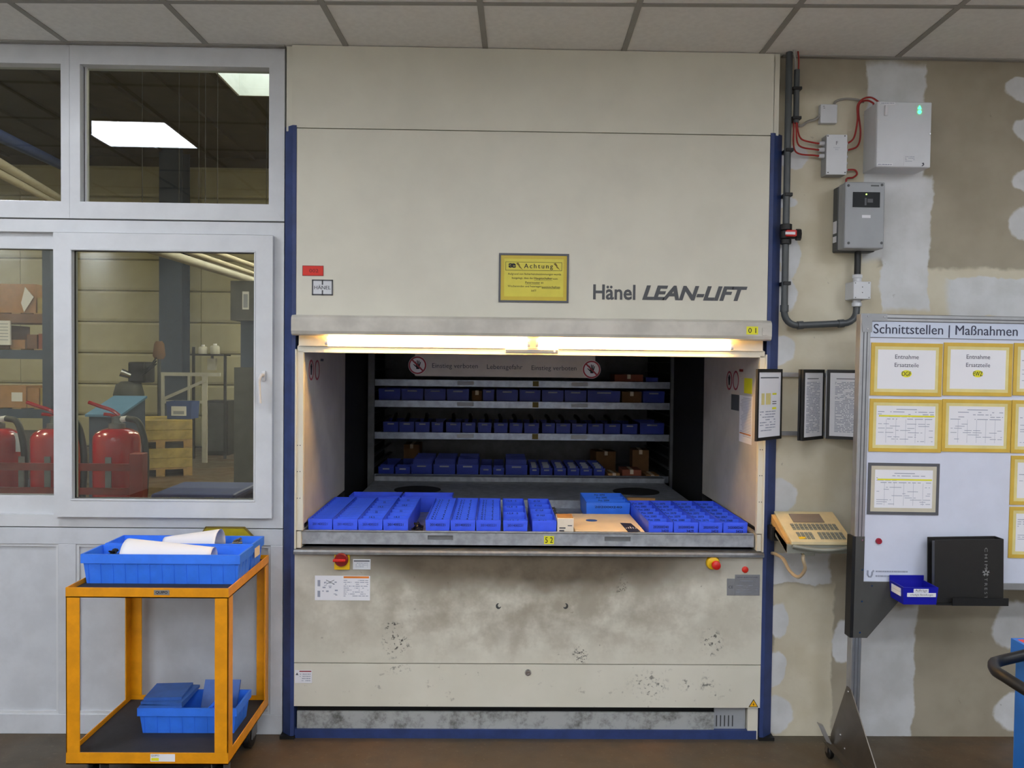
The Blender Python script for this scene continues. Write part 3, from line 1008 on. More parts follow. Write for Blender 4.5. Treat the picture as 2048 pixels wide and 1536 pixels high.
# main switch
so, a, b = sticker('main_switch', 670, 1104, 700, 1138, 'sw_yellow', d=.012)
cc = Vector((PX(683, 1119, -.02), 0, PZ(683, 1119, -.02)))
bm = B(); lathe(bm, [(.029, -.014), (.031, -.018), (.03, -.03), (.026, -.034)], (cc.x, 0, cc.z), 24, 'y'); kn = obj('rotary_knob', bm, 'red_knob', so, smooth=True)
bm = B(); bx(bm, cc.x - .034, cc.x + .022, -.046, -.033, cc.z - .006, cc.z + .006, .003, 2); obj('grip', bm, 'red_plastic', kn)
so, a, b = sticker('switch_plate', 706, 1118, 741, 1139, 'white_box')
lines('printed_lines', 'print', so, [(a.x + .004, b.x - .004, a.z - .011, a.z - .006)], -.0022)
lines('printed_lines', 'printl', so, form_lines(a.x + .012, b.x - .012, b.z + .008, a.z - .014, 3, 1), -.0022)
# instruction sheet
so, a, b = sticker('instruction_sheet', 630, 1151, 740, 1201, 'paper')
mx = (a.x * .48 + b.x * .52)
lines('orange_bar', 'orange', so, [(mx, b.x - .005, a.z - .011, a.z - .002)], -.0022)
lines('printed_lines', 'printl', so, form_lines(mx, b.x - .008, b.z + .016, a.z - .016, 9, 5), -.0022)
bm = B(); r = random.Random(4)
for (gx, gz) in ((.012, .02), (.012, .068)):
    bx(bm, a.x + gx, a.x + gx + .012, -.0026, -.0022, a.z - gz - .028, a.z - gz)
for i in range(14):
    q = a.x + .03 + r.random() * .065; s_ = a.z - .02 - r.random() * .075
    bx(bm, q, q + r.uniform(.004, .014), -.0026, -.0022, s_ - r.uniform(.002, .007), s_)
obj('drawing', bm, 'printl', so)
bm = B()
for s_ in (-1, 1):
    c0 = Vector((a.x + .068, -.0024, a.z - .03))
    prism(bm, [c0 + Vector((-.018, 0, .009 * s_)), c0 + Vector((.018, 0, -.009 * s_)), c0 + Vector((.018, 0, -.009 * s_ + .0025)), c0 + Vector((-.018, 0, .009 * s_ + .0025))], (0, -.0004, 0))
obj('cross_mark', bm, 'print', so)
# emergency stop, orange lamp, type plates
cc = pix(1425, 1125, 0)
bm = B(); lathe(bm, [(.031, 0), (.032, -.004), (.028, -.016), (.02, -.02)], (cc.x, 0, cc.z), 24, 'y'); es = obj('emergency_stop', bm, 'sw_yellow', mach, smooth=True)
bm = B(); lathe(bm, [(.012, -.016), (.012, -.034), (.019, -.036), (.0205, -.044), (.018, -.053), (.008, -.058)], (cc.x + .005, 0, cc.z - .002), 20, 'y'); obj('push_button', bm, 'red_plastic', es, smooth=True)
cc = pix(1490, 1139, 0)
bm = B(); lathe(bm, [(.0145, 0), (.0145, -.004), (.008, -.008)], (cc.x, 0, cc.z), 18, 'y'); obj('signal_lamp', bm, MT['red_sticker'], mach, smooth=True)
so, a, b = sticker('type_plate', 1470, 1149, 1519, 1191, 'alu', label='silver type plate')
text('HÄNEL-BÜROTECHNIK', 'print', so, ((a.x + b.x) / 2, -.0024, a.z - .012), wd=(b.x - a.x) * .84, ht=.006)
lines('printed_lines', 'printl', so, form_lines(a.x + .008, b.x - .01, b.z + .01, a.z - .024, 6, 8, .5, .25), -.0022)
so, a, b = sticker('ce_plate', 1454, 1157, 1469, 1191, 'alu')
text('CE', 'print', so, ((a.x + b.x) / 2, -.0024, (a.z + b.z) / 2), wd=.02, ht=.012)
# lower stickers and the lock
so, a, b = sticker('warning_sticker', 590, 1340, 624, 1366, 'paper')
lines('red_bar', 'prohib_red', so, [(a.x + .02, b.x - .003, a.z - .008, a.z - .003)], -.0022)
lines('printed_lines', 'printl', so, form_lines(a.x + .022, b.x - .006, b.z + .006, a.z - .013, 4, 9), -.0022)
bm = B(); prism(bm, [(a.x + .003, -.0022, a.z - .022), (a.x + .016, -.0022, a.z - .022), (a.x + .0095, -.0022, a.z - .011)], (0, -.0004, 0)); obj('triangle', bm, 'print', so)
cc = pix(1056, 1345, 0)
bm = B(); lathe(bm, [(.015, 0), (.0155, -.003), (.012, -.008), (.006, -.0085), (.005, -.006)], (cc.x, 0, cc.z), 20, 'y'); obj('lock', bm, 'chrome', mach, smooth=True)
p0, p1, p2 = pix(1497, 1413.5, 0), pix(1516, 1413.5, 0), pix(1507, 1398, 0)
bm = B(); prism(bm, [(p0.x, -.001, p0.z), (p1.x, -.001, p0.z), (p2.x, -.001, p2.z)], (0, -.001, 0)); ws = obj('hazard_triangle', bm, 'ink', mach)
cen = (Vector(p0) + p1 + p2) / 3
sh = lambda p: cen + (Vector((p.x, 0, p.z)) - Vector((cen.x, 0, cen.z))) * .8
bm = B(); prism(bm, [(sh(p0).x, -.002, sh(p0).z), (sh(p1).x, -.002, sh(p0).z), (sh(p2).x, -.002, sh(p2).z)], (0, -.0006, 0)); obj('yellow_field', bm, 'warn', ws)
bm = B(); prism(bm, [(cen.x + .002, -.0026, cen.z + .010), (cen.x - .004, -.0026, cen.z - .001), (cen.x, -.0026, cen.z - .001), (cen.x - .002, -.0026, cen.z - .009), (cen.x + .004, -.0026, cen.z + .001), (cen.x, -.0026, cen.z + .001)], (0, -.0004, 0)); obj('flash', bm, 'ink', ws)
# two dark half-moon hooks
for px_, m_ in ((997, 1), (1131, -1)):
    cc = pix(px_, 1212, 0)
    bm = B(); pts = []
    for i in range(13):
        a_ = R(100 + i * 20) if m_ > 0 else R(80 - i * 18)
        pts.append((cc.x + .012 * math.cos(a_), cc.z + .013 * math.sin(a_)))
    for i in range(12, -1, -1):
        a_ = R(100 + i * 20) if m_ > 0 else R(80 - i * 18)
        pts.append((cc.x + .004 * m_ + .0075 * math.cos(a_), cc.z + .003 + .0085 * math.sin(a_)))
    prism(bm, [(q, -.0008, s_) for q, s_ in pts], (0, -.001, 0)); obj('worn_mark', bm, 'darkgrey', mach)

# ---- prohibition signs
def hand(bm, cx, cz, s, yy, u=1):
    """flat open hand print, about 2*s tall, in the x-z plane at y=yy"""
    def poly(p): prism(bm, [(cx + q * s * u, yy, cz + t * s) for q, t in p], (0, -.0004, 0))
    poly([(-.42, -.1), (-.3, -.75), (.28, -.75), (.42, .1), (.05, .2), (-.36, .12)])
    for (x0, z0, x1, z1) in ((-.33, .05, -.5, .72), (-.1, .12, -.14, .98), (.13, .12, .2, .92), (.33, .05, .5, .66)):
        poly([(x0 - .1, z0), (x0 + .1, z0), (x1 + .08, z1), (x1 - .08, z1)])
    poly([(-.34, -.45), (-.42, -.05), (-.86, .26), (-.92, .14)])
def prohibition(parent, cx, cz, r_, yy, local=False):
    bm = B(); lathe(bm, [(r_, 0), (r_, -.001)], (cx, yy, cz), 32, 'y'); f = obj('sign_disc', bm, 'paper', parent, local=local)
    bm = B(); hand(bm, cx + r_ * .05, cz, r_ * .55, yy - .0011); obj('hand_symbol', bm, 'ink', parent, local=local)
    bm = B()
    N = 32
    for i in range(N):
        a0, a1 = 2 * math.pi * i / N, 2 * math.pi * (i + 1) / N
        prism(bm, [(cx + r_ * .8 * math.cos(a0), yy - .0012, cz + r_ * .8 * math.sin(a0)), (cx + r_ * .96 * math.cos(a0), yy - .0012, cz + r_ * .96 * math.sin(a0)),
                   (cx + r_ * .96 * math.cos(a1), yy - .0012, cz + r_ * .96 * math.sin(a1)), (cx + r_ * .8 * math.cos(a1), yy - .0012, cz + r_ * .8 * math.sin(a1))], (0, -.0006, 0))
    q = r_ * .62; t_ = r_ * .06
    prism(bm, [(cx - q - t_, yy - .0014, cz + q - t_), (cx - q + t_, yy - .0014, cz + q + t_), (cx + q + t_, yy - .0014, cz - q + t_), (cx + q - t_, yy - .0014, cz - q - t_)], (0, -.0006, 0))
    obj('red_ring', bm, 'prohib_red', parent, local=local)
ys = YB - .02
sg = thing('warning_strip', 'white warning strip with two hand prohibition signs reading Einstieg verboten Lebensgefahr', 'sign', (PX(1010, 735, ys), ys, PZ(1010, 753, ys)))
a, b = pix(830, 712, ys), pix(1190, 756, ys)
s0, s1 = PZ(1010, 754, ys), zO1 + .006
box('strip', a.x, b.x, ys, ys + .004, s0, s1, 'inner_grey', sg)
rr = .052
for px_, py_ in ((835, 730.5), (1183, 739)):
    c0 = pix(px_, py_, ys)
    prohibition(sg, c0.x, c0.z, rr, ys - .0005)
for px_, s_, wpx in ((910, 'Einstieg verboten', 91), (1009.5, 'Lebensgefahr', 71), (1108, 'Einstieg verboten', 90)):
    c0 = pix(px_, 733 + (px_ - 910) * .022, ys)
    text(s_, 'print', sg, (c0.x, ys - .0008, c0.z), wd=wpx * (ys - CAM.y) / F)
# stickers on the side panels of the bay
def side_sticker(name, xw, s, y0, y1, z0, z1, m, parent=None, d=.001):
    return box(name, xw, xw + s * d, y0, y1, z0, z1, m, parent or mach)
def side_ring(xw, s, yc, zc, r_):
    bm = B(); N = 28
    for i in range(N):
        a0, a1 = 2 * math.pi * i / N, 2 * math.pi * (i + 1) / N
        prism(bm, [(xw, yc + r_ * .82 * math.cos(a0), zc + r_ * .82 * math.sin(a0)), (xw, yc + r_ * math.cos(a0), zc + r_ * math.sin(a0)),
                   (xw, yc + r_ * math.cos(a1), zc + r_ * math.sin(a1)), (xw, yc + r_ * .82 * math.cos(a1), zc + r_ * .82 * math.sin(a1))], (s * .0012, 0, 0))
    return bm
def side_hand(xw, s, yc, zc, sc):
    bm = B()
    def poly(p): prism(bm, [(xw, yc + q * sc, zc + t * sc) for q, t in p], (s * .0012, 0, 0))
    poly([(-.42, -.1), (-.3, -.75), (.28, -.75), (.42, .1), (.05, .2), (-.36, .12)])
    for (x0, z0, x1, z1) in ((-.33, .05, -.5, .72), (-.1, .12, -.14, .98), (.13, .12, .2, .92), (.33, .05, .5, .66)):
        poly([(x0 - .1, z0), (x0 + .1, z0), (x1 + .08, z1), (x1 - .08, z1)])
    return bm
for xw, s, c1, c2, tagp in ((ox0, 1, (622, 740), (634, 740), (644, 720)), (ox1, -1, (1459, 761), (1472, 761), (1482.5, 741))):
    p1, p2 = pix(*c1, x=xw), pix(*c2, x=xw)
    pm = (p1 + p2) / 2
    sp = side_sticker('safety_sticker', xw, s, pm.y - .13, pm.y + .12, pm.z - .075, pm.z + .06, 'inner_grey', d=.0006)
    obj('red_ring', side_ring(xw + s * .0008, s, p1.y, p1.z, .048), 'prohib_red', sp)
    obj('red_ring', side_ring(xw + s * .0008, s, p2.y, p2.z, .048), 'prohib_red', sp)
    obj('hand_symbol', side_hand(xw + s * .0008, s, p1.y, p1.z, .03), 'ink', sp)
    p3 = pix(*tagp, x=xw)
    side_sticker('small_label', xw, s, p3.y - .03, p3.y + .03, p3.z - .006, p3.z + .006, 'darkred' if s < 0 else 'print')
p1, p2 = pix(1489, 754, x=ox1), pix(1504, 788, x=ox1)
side_sticker('yellow_notice', ox1, -1, p2.y, p1.y, p2.z, p1.z - .005, 'yellow_label')
p1, p2 = pix(1463, 788, x=ox1), pix(1478, 822, x=ox1)
side_sticker('green_card', ox1, -1, p2.y, p1.y, p2.z, p1.z, 'grey_side')
p1, p2 = pix(1480, 790, x=ox1), pix(1503, 890, x=ox1)
nt = side_sticker('note_sheet', ox1, -1, p2.y, p1.y, p2.z, PZ(1060, 790, 0), 'paper')
bm = B(); r = random.Random(2)
for i in range(26):
    zz = p2.z + .03 + i * .0072
    bx(bm, ox1 - .0016, ox1 - .001, p2.y + .01, p1.y - r.uniform(.01, .06), zz, zz + .002)
obj('printed_lines', bm, 'printl', nt)
bm = B(); bx(bm, ox1 - .0016, ox1 - .001, p2.y + .01, p1.y - .01, p2.z + .04, p2.z + .046); obj('orange_line', bm, 'orange', nt)

# framed yellow notice hanging on the front
a, b = pix(998, 506, -.004), pix(1137, 606, -.004)
nz = thing('framed_notice', 'yellow Achtung notice in a grey magnetic frame on the cream machine front', 'notice', ((a.x + b.x) / 2, -.001, b.z))
bm = B(); t_ = .009
for (q0, q1, r0, r1) in ((a.x, b.x, a.z - t_, a.z), (a.x, b.x, b.z, b.z + t_), (a.x, a.x + t_, b.z + t_, a.z - t_), (b.x - t_, b.x, b.z + t_, a.z - t_)):
    bx(bm, q0, q1, -.005, -.0005, r0, r1)
obj('frame', bm, 'frame_grey', nz)
box('edge_sheet', a.x + t_, b.x - t_, -.0025, -.0005, b.z + t_, a.z - t_, 'yellow_edge', nz)
sh_ = box('sheet', a.x + .024, b.x - .024, -.0032, -.002, b.z + .026, a.z - .024, 'yellow_sign', nz)
W_, H_ = b.x - a.x, a.z - b.z
fr = lambda u_, v_: (a.x + W_ * u_, a.z - H_ * v_)
bm = B(); (q0, r1), (q1, r0) = fr(.095, .175), fr(.90, .35)
for (e0, e1, g0, g1) in ((q0, q1, r1 - .0015, r1), (q0, q1, r0, r0 + .0015), (q0, q0 + .0015, r0, r1), (q1 - .0015, q1, r0, r1)):
    bx(bm, e0, e1, -.0037, -.0033, g0, g1)
obj('title_box', bm, 'ink', sh_)
def nt_(s_, u_, v_, wd, **kw):
    q, r_ = fr(u_, v_); text(s_, kw.pop('m', 'ink'), sh_, (q, -.0038, r_), wd=wd * W_, **kw)
nt_('æ', .19, .25, .105, bold=.04, ht=.02)
nt_('Achtung', .565, .27, .41, fat=.012, space=1.35)
for u_ in (.29, .825):
    q, r_ = fr(u_, .26)
    bm = B(); prism(bm, [(q - .014, -.0034, r_ + .012), (q - .005, -.0034, r_ + .016), (q + .004, -.0034, r_ + .003), (q + .002, -.0034, r_ + .002), (q + .016, -.0034, r_ - .016), (q - .003, -.0034, r_ - .003), (q, -.0034, r_ - .002)], (0, -.0004, 0)); obj('flash', bm, 'olive_label', sh_)
nt_('Aufgrund von Sicherheitsbestimmungen wurde', .51, .425, .76)
nt_('festgelegt, dass der', .34, .508, .31)
nt_('Hauptschalter', .635, .51, .26, fat=.01)
nt_('vom', .805, .515, .07)
nt_('Paternoster', .485, .592, .21, fat=.01)
nt_('an', .62, .597, .035)
nt_('Wochenenden und Feiertagen', .37, .675, .48)
nt_('auszuschalten', .745, .68, .26, fat=.01)
nt_('ist!!!', .5, .755, .07)
bm = B()
for (u0, u1, v_) in ((.505, .765, .548), (.38, .59, .628), (.615, .875, .713)):
    (q0, r_), (q1, _) = fr(u0, v_), fr(u1, v_)
    bx(bm, q0, q1, -.0037, -.0033, r_, r_ + .001)
obj('underline', bm, 'ink', sh_)

# ================================================================== TRAYS AND WHAT LIES IN THEM
ORD = ['', 'first', 'second', 'third', 'fourth', 'fifth', 'sixth', 'seventh', 'eighth', 'ninth', 'tenth', 'eleventh', 'twelfth', 'thirteenth', 'fourteenth', 'fifteenth', 'sixteenth', 'seventeenth', 'eighteenth', 'nineteenth']

# ---- pulled-out tray number 52
YF = .022
t0, t1 = PX(604, 1075, YF), PX(1508, 1080, YF)
tz1, tz0 = PZ(1050, 1066, YF), PZ(1050, 1091, YF)
TFZ = tz0 + .012                      # tray floor
tr = thing('storage_tray', 'long galvanised tray 52 pulled into the lit bay, full of blue bins', 'tray', ((t0 + t1) / 2, .4, tz0))
box('tray_floor', t0, t1, YF + .004, .9, tz0, TFZ, 'tray_steel', tr)
bm = B()
hp = [(PX(855, 1075, YF), PX(906, 1075, YF)), (PX(1209, 1080, YF), PX(1261, 1080, YF))]
hz0, hz1 = tz0 + .022, tz1 - .014
xs = [t0] + [q for p in hp for q in p] + [t1]
for i in range(0, 6, 2):
    bx(bm, xs[i], xs[i + 1], YF, YF + .012, tz0, tz1)
for (a, b) in hp:
    bx(bm, a, b, YF, YF + .012, tz0, hz0); bx(bm, a, b, YF, YF + .012, hz1, tz1)
obj('front_rail', bm, 'tray_steel', tr)
box('rolled_edge', t0 + .003, t1 - .003, YF - .003, YF + .014, tz1 - .002, tz1 + .006, 'steel', tr, .002, 2)
for (a, b) in hp:
    box('handle_recess', a, b, YF + .008, YF + .014, hz0, hz1, 'dull_steel', tr)
for (a, b) in ((t0, t0 + .004), (t1 - .004, t1)):
    box('side_rail', a, b, YF + .012, .9, tz0, tz1, 'tray_steel', tr)
box('back_rail', t0, t1, .9, .906, tz0, tz1, 'tray_steel', tr)
lb = box('number_label', PX(1088, 1080, YF), PX(1108, 1080, YF), YF - .001, YF, PZ(1098, 1088, YF), PZ(1098, 1072, YF), 'yellow_label', tr)
text('5 2', 'ink', lb, (PX(1098, 1080, YF), YF - .0016, PZ(1098, 1080, YF)), wd=.034, ht=.026, fat=.008)

_div = {}
def divider_mesh(w_, h_, m):
    key = (round(w_, 3), round(h_, 3), m)
    if key not in _div:
        bm = B(); bx(bm, -w_ / 2, w_ / 2, -.0012, .0012, 0, h_)
        me = bpy.data.meshes.new('divider'); bm.to_mesh(me); bm.free(); me.materials.append(MT[m]); _div[key] = me
    return _div[key]
def storage_bin(x0, x1, y0, y1, z0, h_, m, label, group, ndiv=0, dstart=.04, front=None, fink='ink', dtext=None, card=False, dh=.93, name='storage_bin'):
    c = Vector(((x0 + x1) / 2, (y0 + y1) / 2, z0))
    t = thing(name, label, 'bin', c, group)
    bm = B(); openbox(bm, x0, x1, y0, y1, z0, z0 + h_, .0028, .004)
    bx(bm, x0 + .01, x1 - .01, y0 - .0012, y0 + .001, z0 + h_ - .012, z0 + h_ - .003)
    obj('body', bm, m, t)
    if ndiv:
        w_ = x1 - x0 - .012
        me = divider_mesh(w_, h_ * dh, 'bin_div' if m == 'bin_blue' else m)
        for i in range(ndiv):
            yy = y0 + dstart + (y1 - y0 - dstart - .02) * i / max(1, ndiv - 1) if ndiv > 1 else y0 + dstart
            o = bpy.data.objects.new('divider', me); COL.objects.link(o); o.parent = t
            o.location = (0, yy - c.y, .003)
            if dtext:
                s_ = dtext[i % len(dtext)]
                if s_:
                    tx = text(s_, 'ink', o, Vector((-.008, -.0018, h_ * dh - .0065)), ht=.009, wd=min(w_ * .62, .009 * .7 * len(s_)), local=True, fat=.01)
    if front:
        lns = front if isinstance(front, (list, tuple)) else [front]
        for i, s_ in enumerate(lns):
            text(s_, fink, t, ((x0 + x1) / 2 + (.018 if i else 0), y0 - .0018, z0 + h_ - .022 - i * .018), ht=.011, wd=(x1 - x0) * (.62 if i == 0 else .28), fat=.008)
    if card:
        cw = (x1 - x0) * .42; cx_ = (x0 + x1) / 2
        cd_ = box('label_card', cx_ - cw / 2, cx_ + cw / 2, y0 - .0022, y0 - .0012, z0 + h_ - .02, z0 + h_ - .010, 'printl', t)
    return t

zb = PZ(640, 1038, .055) - TFZ - .001
GF = 'blue bins on the pulled-out tray'
bf = .055
def fx(px, py=1040): return PX(px, py, bf)
dl = [None, '· ·']
E = [615.5, 665.2, 715.6, 765.6, 817]
for i in range(4):
    n_ = 13 if i < 2 else (9 if i == 2 else 8)
    storage_bin(fx(E[i]) + .001, fx(E[i + 1]) - .001, bf, bf + .60, TFZ + .001, zb, 'bin_blue', 'long blue divided bin on the lit tray, %s from the side wall without posters' % ORD[i + 1], GF,
                n_, .035, '201400221', 'ink' if i == 3 else 'ink_faint', ['', '14,2', '', '22'] if i >= 2 else ['', ''])
E = [850.3, 900.3, 951.5, 1002.4]
for i in range(3):
    storage_bin(fx(E[i]) + .001, fx(E[i + 1]) - .001, bf, bf + .60, TFZ + .001, zb, 'bin_blue', 'long blue divided bin numbered 201400221, %s from the pile of black parts' % ORD[i + 1], GF,
                12, .03, '201400221', 'ink' if i == 0 else ('ink' if i == 1 else 'ink_faint'), ['8,1     3', '9,2     4'])
storage_bin(fx(1006.2), fx(1055.5), bf, bf + .6, TFZ + .001, zb, 'bin_blue', 'long blue bin with a large empty front compartment behind two dividers', GF, 4, .05, '201400221', 'ink_faint', ['12,4   5'])
storage_bin(fx(1064.5), fx(1113.5), bf, bf + .6, TFZ + .001, zb, 'bin_blue', 'long blue bin with sizes handwritten on its five dividers beside the small white carton', GF, 5, .05, None, 'ink', ['Ø 14,3', 'Ø 14,0', 'Ø 13,8', 'Ø 13,5', 'Ø 7,8'])
E = [1296.8, 1347, 1397.2, 1446, 1495.8]
for i in range(4):
    storage_bin(fx(E[i], 1047) + .001, fx(E[i + 1], 1047) - .001, bf, bf + .58, TFZ + .001, zb - .002, 'bin_blue', 'blue bin with Pos. numbers on its dividers, %s from the white card box' % ORD[i + 1], GF,
                7, .03, ['202000240', '3423'], 'ink', ['Pos. 20%02d' % (87 - i * 6 - q) for q in range(7)], dh=.9)
yb2 = .55
storage_bin(PX(1172.5, 1010, yb2), PX(1260.5, 1010, yb2), yb2, yb2 + .32, TFZ + .001, PZ(1220, 1006, yb2) - TFZ, 'bin_sky', 'wide blue bin standing behind the white card box, numbered 202000240', GF, 4, .03, '202000240', 'ink', ['Pos. 2095', 'Pos. 2094'], dh=.95)
# two low bins lying across the back of the tray
for (q0, q1, lab) in ((698, 800, 'blue bin lying crosswise behind the divided bins, nearer the bay wall'), (803, 905, 'blue bin lying crosswise behind the divided bins, nearer the bare carriage')):
    storage_bin(PX(q0, 990, .74), PX(q1, 990, .74), .74, .88, TFZ + .001, zb - .008, 'bin_blue', lab, 'bins across the back of the tray')
# small carton, card box, cardboard
def carton(name, x0, x1, y0, y1, z0, z1, m, label, group=None, rot=0.0, tape=True, cat='carton'):
    c = Vector(((x0 + x1) / 2, (y0 + y1) / 2, z0))
    t = thing(name, label, cat, c, group, rot)
    hx_, hy_, hz_ = (x1 - x0) / 2, (y1 - y0) / 2, z1 - z0
    bm = B(); bx(bm, -hx_, hx_, -hy_, hy_, 0, hz_, .001); obj('carton_body', bm, m, t, local=True)
    if tape:
        bm = B(); bx(bm, -.012, .012, -hy_ - .0006, hy_ + .0006, hz_ - .03 if hz_ > .05 else hz_ * .5, hz_ + .0006); obj('tape', bm, 'card_cream', t, local=True)
    return t
c0 = fx(1114.6)
t = carton('small_carton', fx(1114.8), fx(1147.5), bf, bf + .11, TFZ + .001, PZ(1130, 1037, bf), 'carton_white', 'small white carton with a printed label beside the five-divider bin', None, 0, False)
lines('printed_lines', 'print', t, [(-.028, .0, .058, .064), (-.028, -.006, .044, .052), (-.028, -.002, .02, .03), (.01, .03, .07, .074)], -.0555, local=True)
bm = B(); bx(bm, -.036, .036, -.045, .05, PZ(1130, 1037, bf) - TFZ - .001, PZ(1130, 1037, bf) - TFZ + .001); obj('flap', bm, 'cardboard', t, local=True)
x0_, x1_ = fx(1151, 1055), fx(1294, 1060)
t = thing('card_box', 'flat cream white card box with a navy label lying before the wide bin', 'card box', ((x0_ + x1_) / 2, bf + .2, TFZ))
zt_ = PZ(1200, 1062, bf)
bm = B(); bx(bm, x0_, x1_ - .01, bf, bf + .42, TFZ + .001, zt_, .002); obj('box_body', bm, 'card_cream', t)
p_ = [pix(1240, 1046, z=zt_), pix(1262, 1047, z=zt_), pix(1281, 1063, z=zt_), pix(1256, 1064, z=zt_)]
bm = B(); prism(bm, [Vector((q.x, q.y, zt_ + .0004)) for q in p_], (0, 0, .0008)); nl = obj('navy_label', bm, 'navy_card', t)
bm = B()
ctr = sum(p_, Vector()) / 4
for i in range(5):
    bx(bm, ctr.x - .022 + i * .011, ctr.x - .018 + i * .011, ctr.y - .03, ctr.y - .03 + .015 + .012 * (2 - abs(i - 2)), zt_ + .0012, zt_ + .0016)
obj('bars', bm, 'paper', nl)
q = pix(1183, 1041, z=zt_)
bm = B(); lathe(bm, [(.028, 0), (.028, .0008)], (q.x, min(q.y, bf + .385), zt_ + .0003), 20); obj('blue_seal', bm, 'lid_blue', t)
# loose things behind
z9 = TFZ + .001
carton('flat_cardboard', fx(1116), fx(1150), bf + .16, bf + .44, z9, z9 + .03, 'cardboard', 'flat brown cardboard piece behind the small white carton', None, .0, False, 'cardboard')
xw_ = PX(1260.5, 1010, yb2)
carton('cardboard_strip', xw_ + .012, xw_ + .16, .70, .73, z9, z9 + .092, 'cardboard', 'brown cardboard strip standing beside the back of the wide blue bin', None, -.12, False, 'cardboard')
def pile(name, label, cat, cx, cy, z0, rx, ry, hz, n_, m, seed, sz=.012):
    r = random.Random(seed); bm = B()
    for i in range(n_):
        a = r.random() * 6.28; q = math.sqrt(r.random())
        p = Vector((cx + rx * q * math.cos(a), cy + ry * q * math.sin(a), z0 + sz * .4 + hz * r.random() * (1 - q * .7)))
        d = Vector((r.uniform(-1, 1), r.uniform(-1, 1), r.uniform(-.4, .4))).normalized()
        s_ = sz * r.uniform(.7, 1.4)
        if r.random() < .6:
            cyl(bm, p - d * s_, p + d * s_, s_ * .4, s_ * r.uniform(.25, .5), 7)
        else:
            cyl(bm, p - d * s_ * .3, p + d * s_ * .3, s_ * .75, n=6)
    mnz = min(v.co.z for v in bm.verts)
    bmesh.ops.translate(bm, verts=bm.verts[:], vec=(0, 0, z0 - mnz))
    o = obj(name, bm, m)
    return tag(o, label, cat, None, 'stuff')
pile('loose_parts', 'heap of small black parts between two rows of blue bins', 'parts', PX(834, 1045, .14), .15, z9, .014, .075, .06, 70, 'black_parts', 3)
pile('loose_parts', 'silvery fittings lying at the back of the tray beside cardboard', 'parts', PX(1108, 1006, .6), .66, z9, .016, .05, .05, 40, 'brass', 5)

# ---- trays stored at the back of the shaft
b0, b1 = PX(749, 850, YT), PX(1339, 850, YT)
def back_tray(py1, py0, label):
    z1, z0 = PZ(1050, py1, YT), PZ(1050, py0, YT)
    t = thing('storage_tray', label, 'tray', ((b0 + b1) / 2, YT + .4, z0), 'trays stored at the back')
    box('front_rail', b0, b1, YT, YT + .008, z0, z1, 'tray_back', t, .002)
    box('tray_floor', b0, b1, YT + .008, SHY - .06, z0 + .004, z0 + .012, 'tray_steel', t)
    for a in (914, 1142):
        lp = box('label_holder', PX(a, 850, YT), PX(a + 33, 850, YT), YT - .003, YT, z0 + .012, z1 - .010, 'white_box' , t)
    lb = box('number_label', PX(1064.5, 850, YT), PX(1076.5, 850, YT), YT - .002, YT, z0 + .008, z1 - .004, 'olive_label', t)
    return t, z0 + .012, z1
tA, zA_, _ = back_tray(761, 775, 'galvanised back tray directly under the hand warning strip')
tB, zB_, _ = back_tray(803, 817, 'galvanised back tray carrying a row of plain dark blue bins')
tC, zC_, _ = back_tray(866.5, 880.5, 'galvanised back tray carrying blue bins with tool handles sticking out')
tD, zD_, _ = back_tray(950, 964, 'galvanised lowest back tray with bins and brown cartons')
YR = YT + .03
def rx(px): return PX(px, 850, YR)
RB = [(756.5, 800.3), (801.7, 846), (848.3, 891), (893, 937.5), (965, 988), (992, 1035.3), (1038, 1080.5), (1083, 1126.5), (1128.4, 1172.3), (1174.3, 1240)]
hB = PZ(1050, 780, YR) - zB_
for i, (a, b) in enumerate(RB):
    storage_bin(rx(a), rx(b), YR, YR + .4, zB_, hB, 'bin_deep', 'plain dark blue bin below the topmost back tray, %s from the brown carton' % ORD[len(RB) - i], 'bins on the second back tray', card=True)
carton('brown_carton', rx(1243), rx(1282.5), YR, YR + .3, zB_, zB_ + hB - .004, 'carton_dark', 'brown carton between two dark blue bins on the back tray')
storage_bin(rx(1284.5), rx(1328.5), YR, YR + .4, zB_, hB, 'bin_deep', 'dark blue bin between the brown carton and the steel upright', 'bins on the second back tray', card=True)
carton('tall_carton', rx(943), rx(963), YR + .05, YR + .25, zB_, zB_ + hB - .01, 'carton_dark', 'dark narrow carton among the plain blue bins on the back tray')
carton('reddish_carton', rx(1228), rx(1285), YR, YR + .25, zA_, zA_ + .085, 'carton_red', 'reddish carton on the topmost visible back tray')
storage_bin(rx(1290), rx(1315), YR, YR + .3, zA_, .065, 'bin_deep', 'single blue bin beside the reddish carton on the top tray', 'bins on the top back tray')
RCx = [(766, 797), (798.5, 828.5), (830, 859.5), (863, 886.5), (892, 921.5), (924, 951), (955.5, 983), (988, 1015.5), (1019, 1045), (1048.5, 1078), (1084, 1110), (1112.3, 1141), (1144, 1173.5), (1176, 1206.5), (1209, 1241), (1244.5, 1275)]
hC = PZ(1050, 846, YR) - zC_
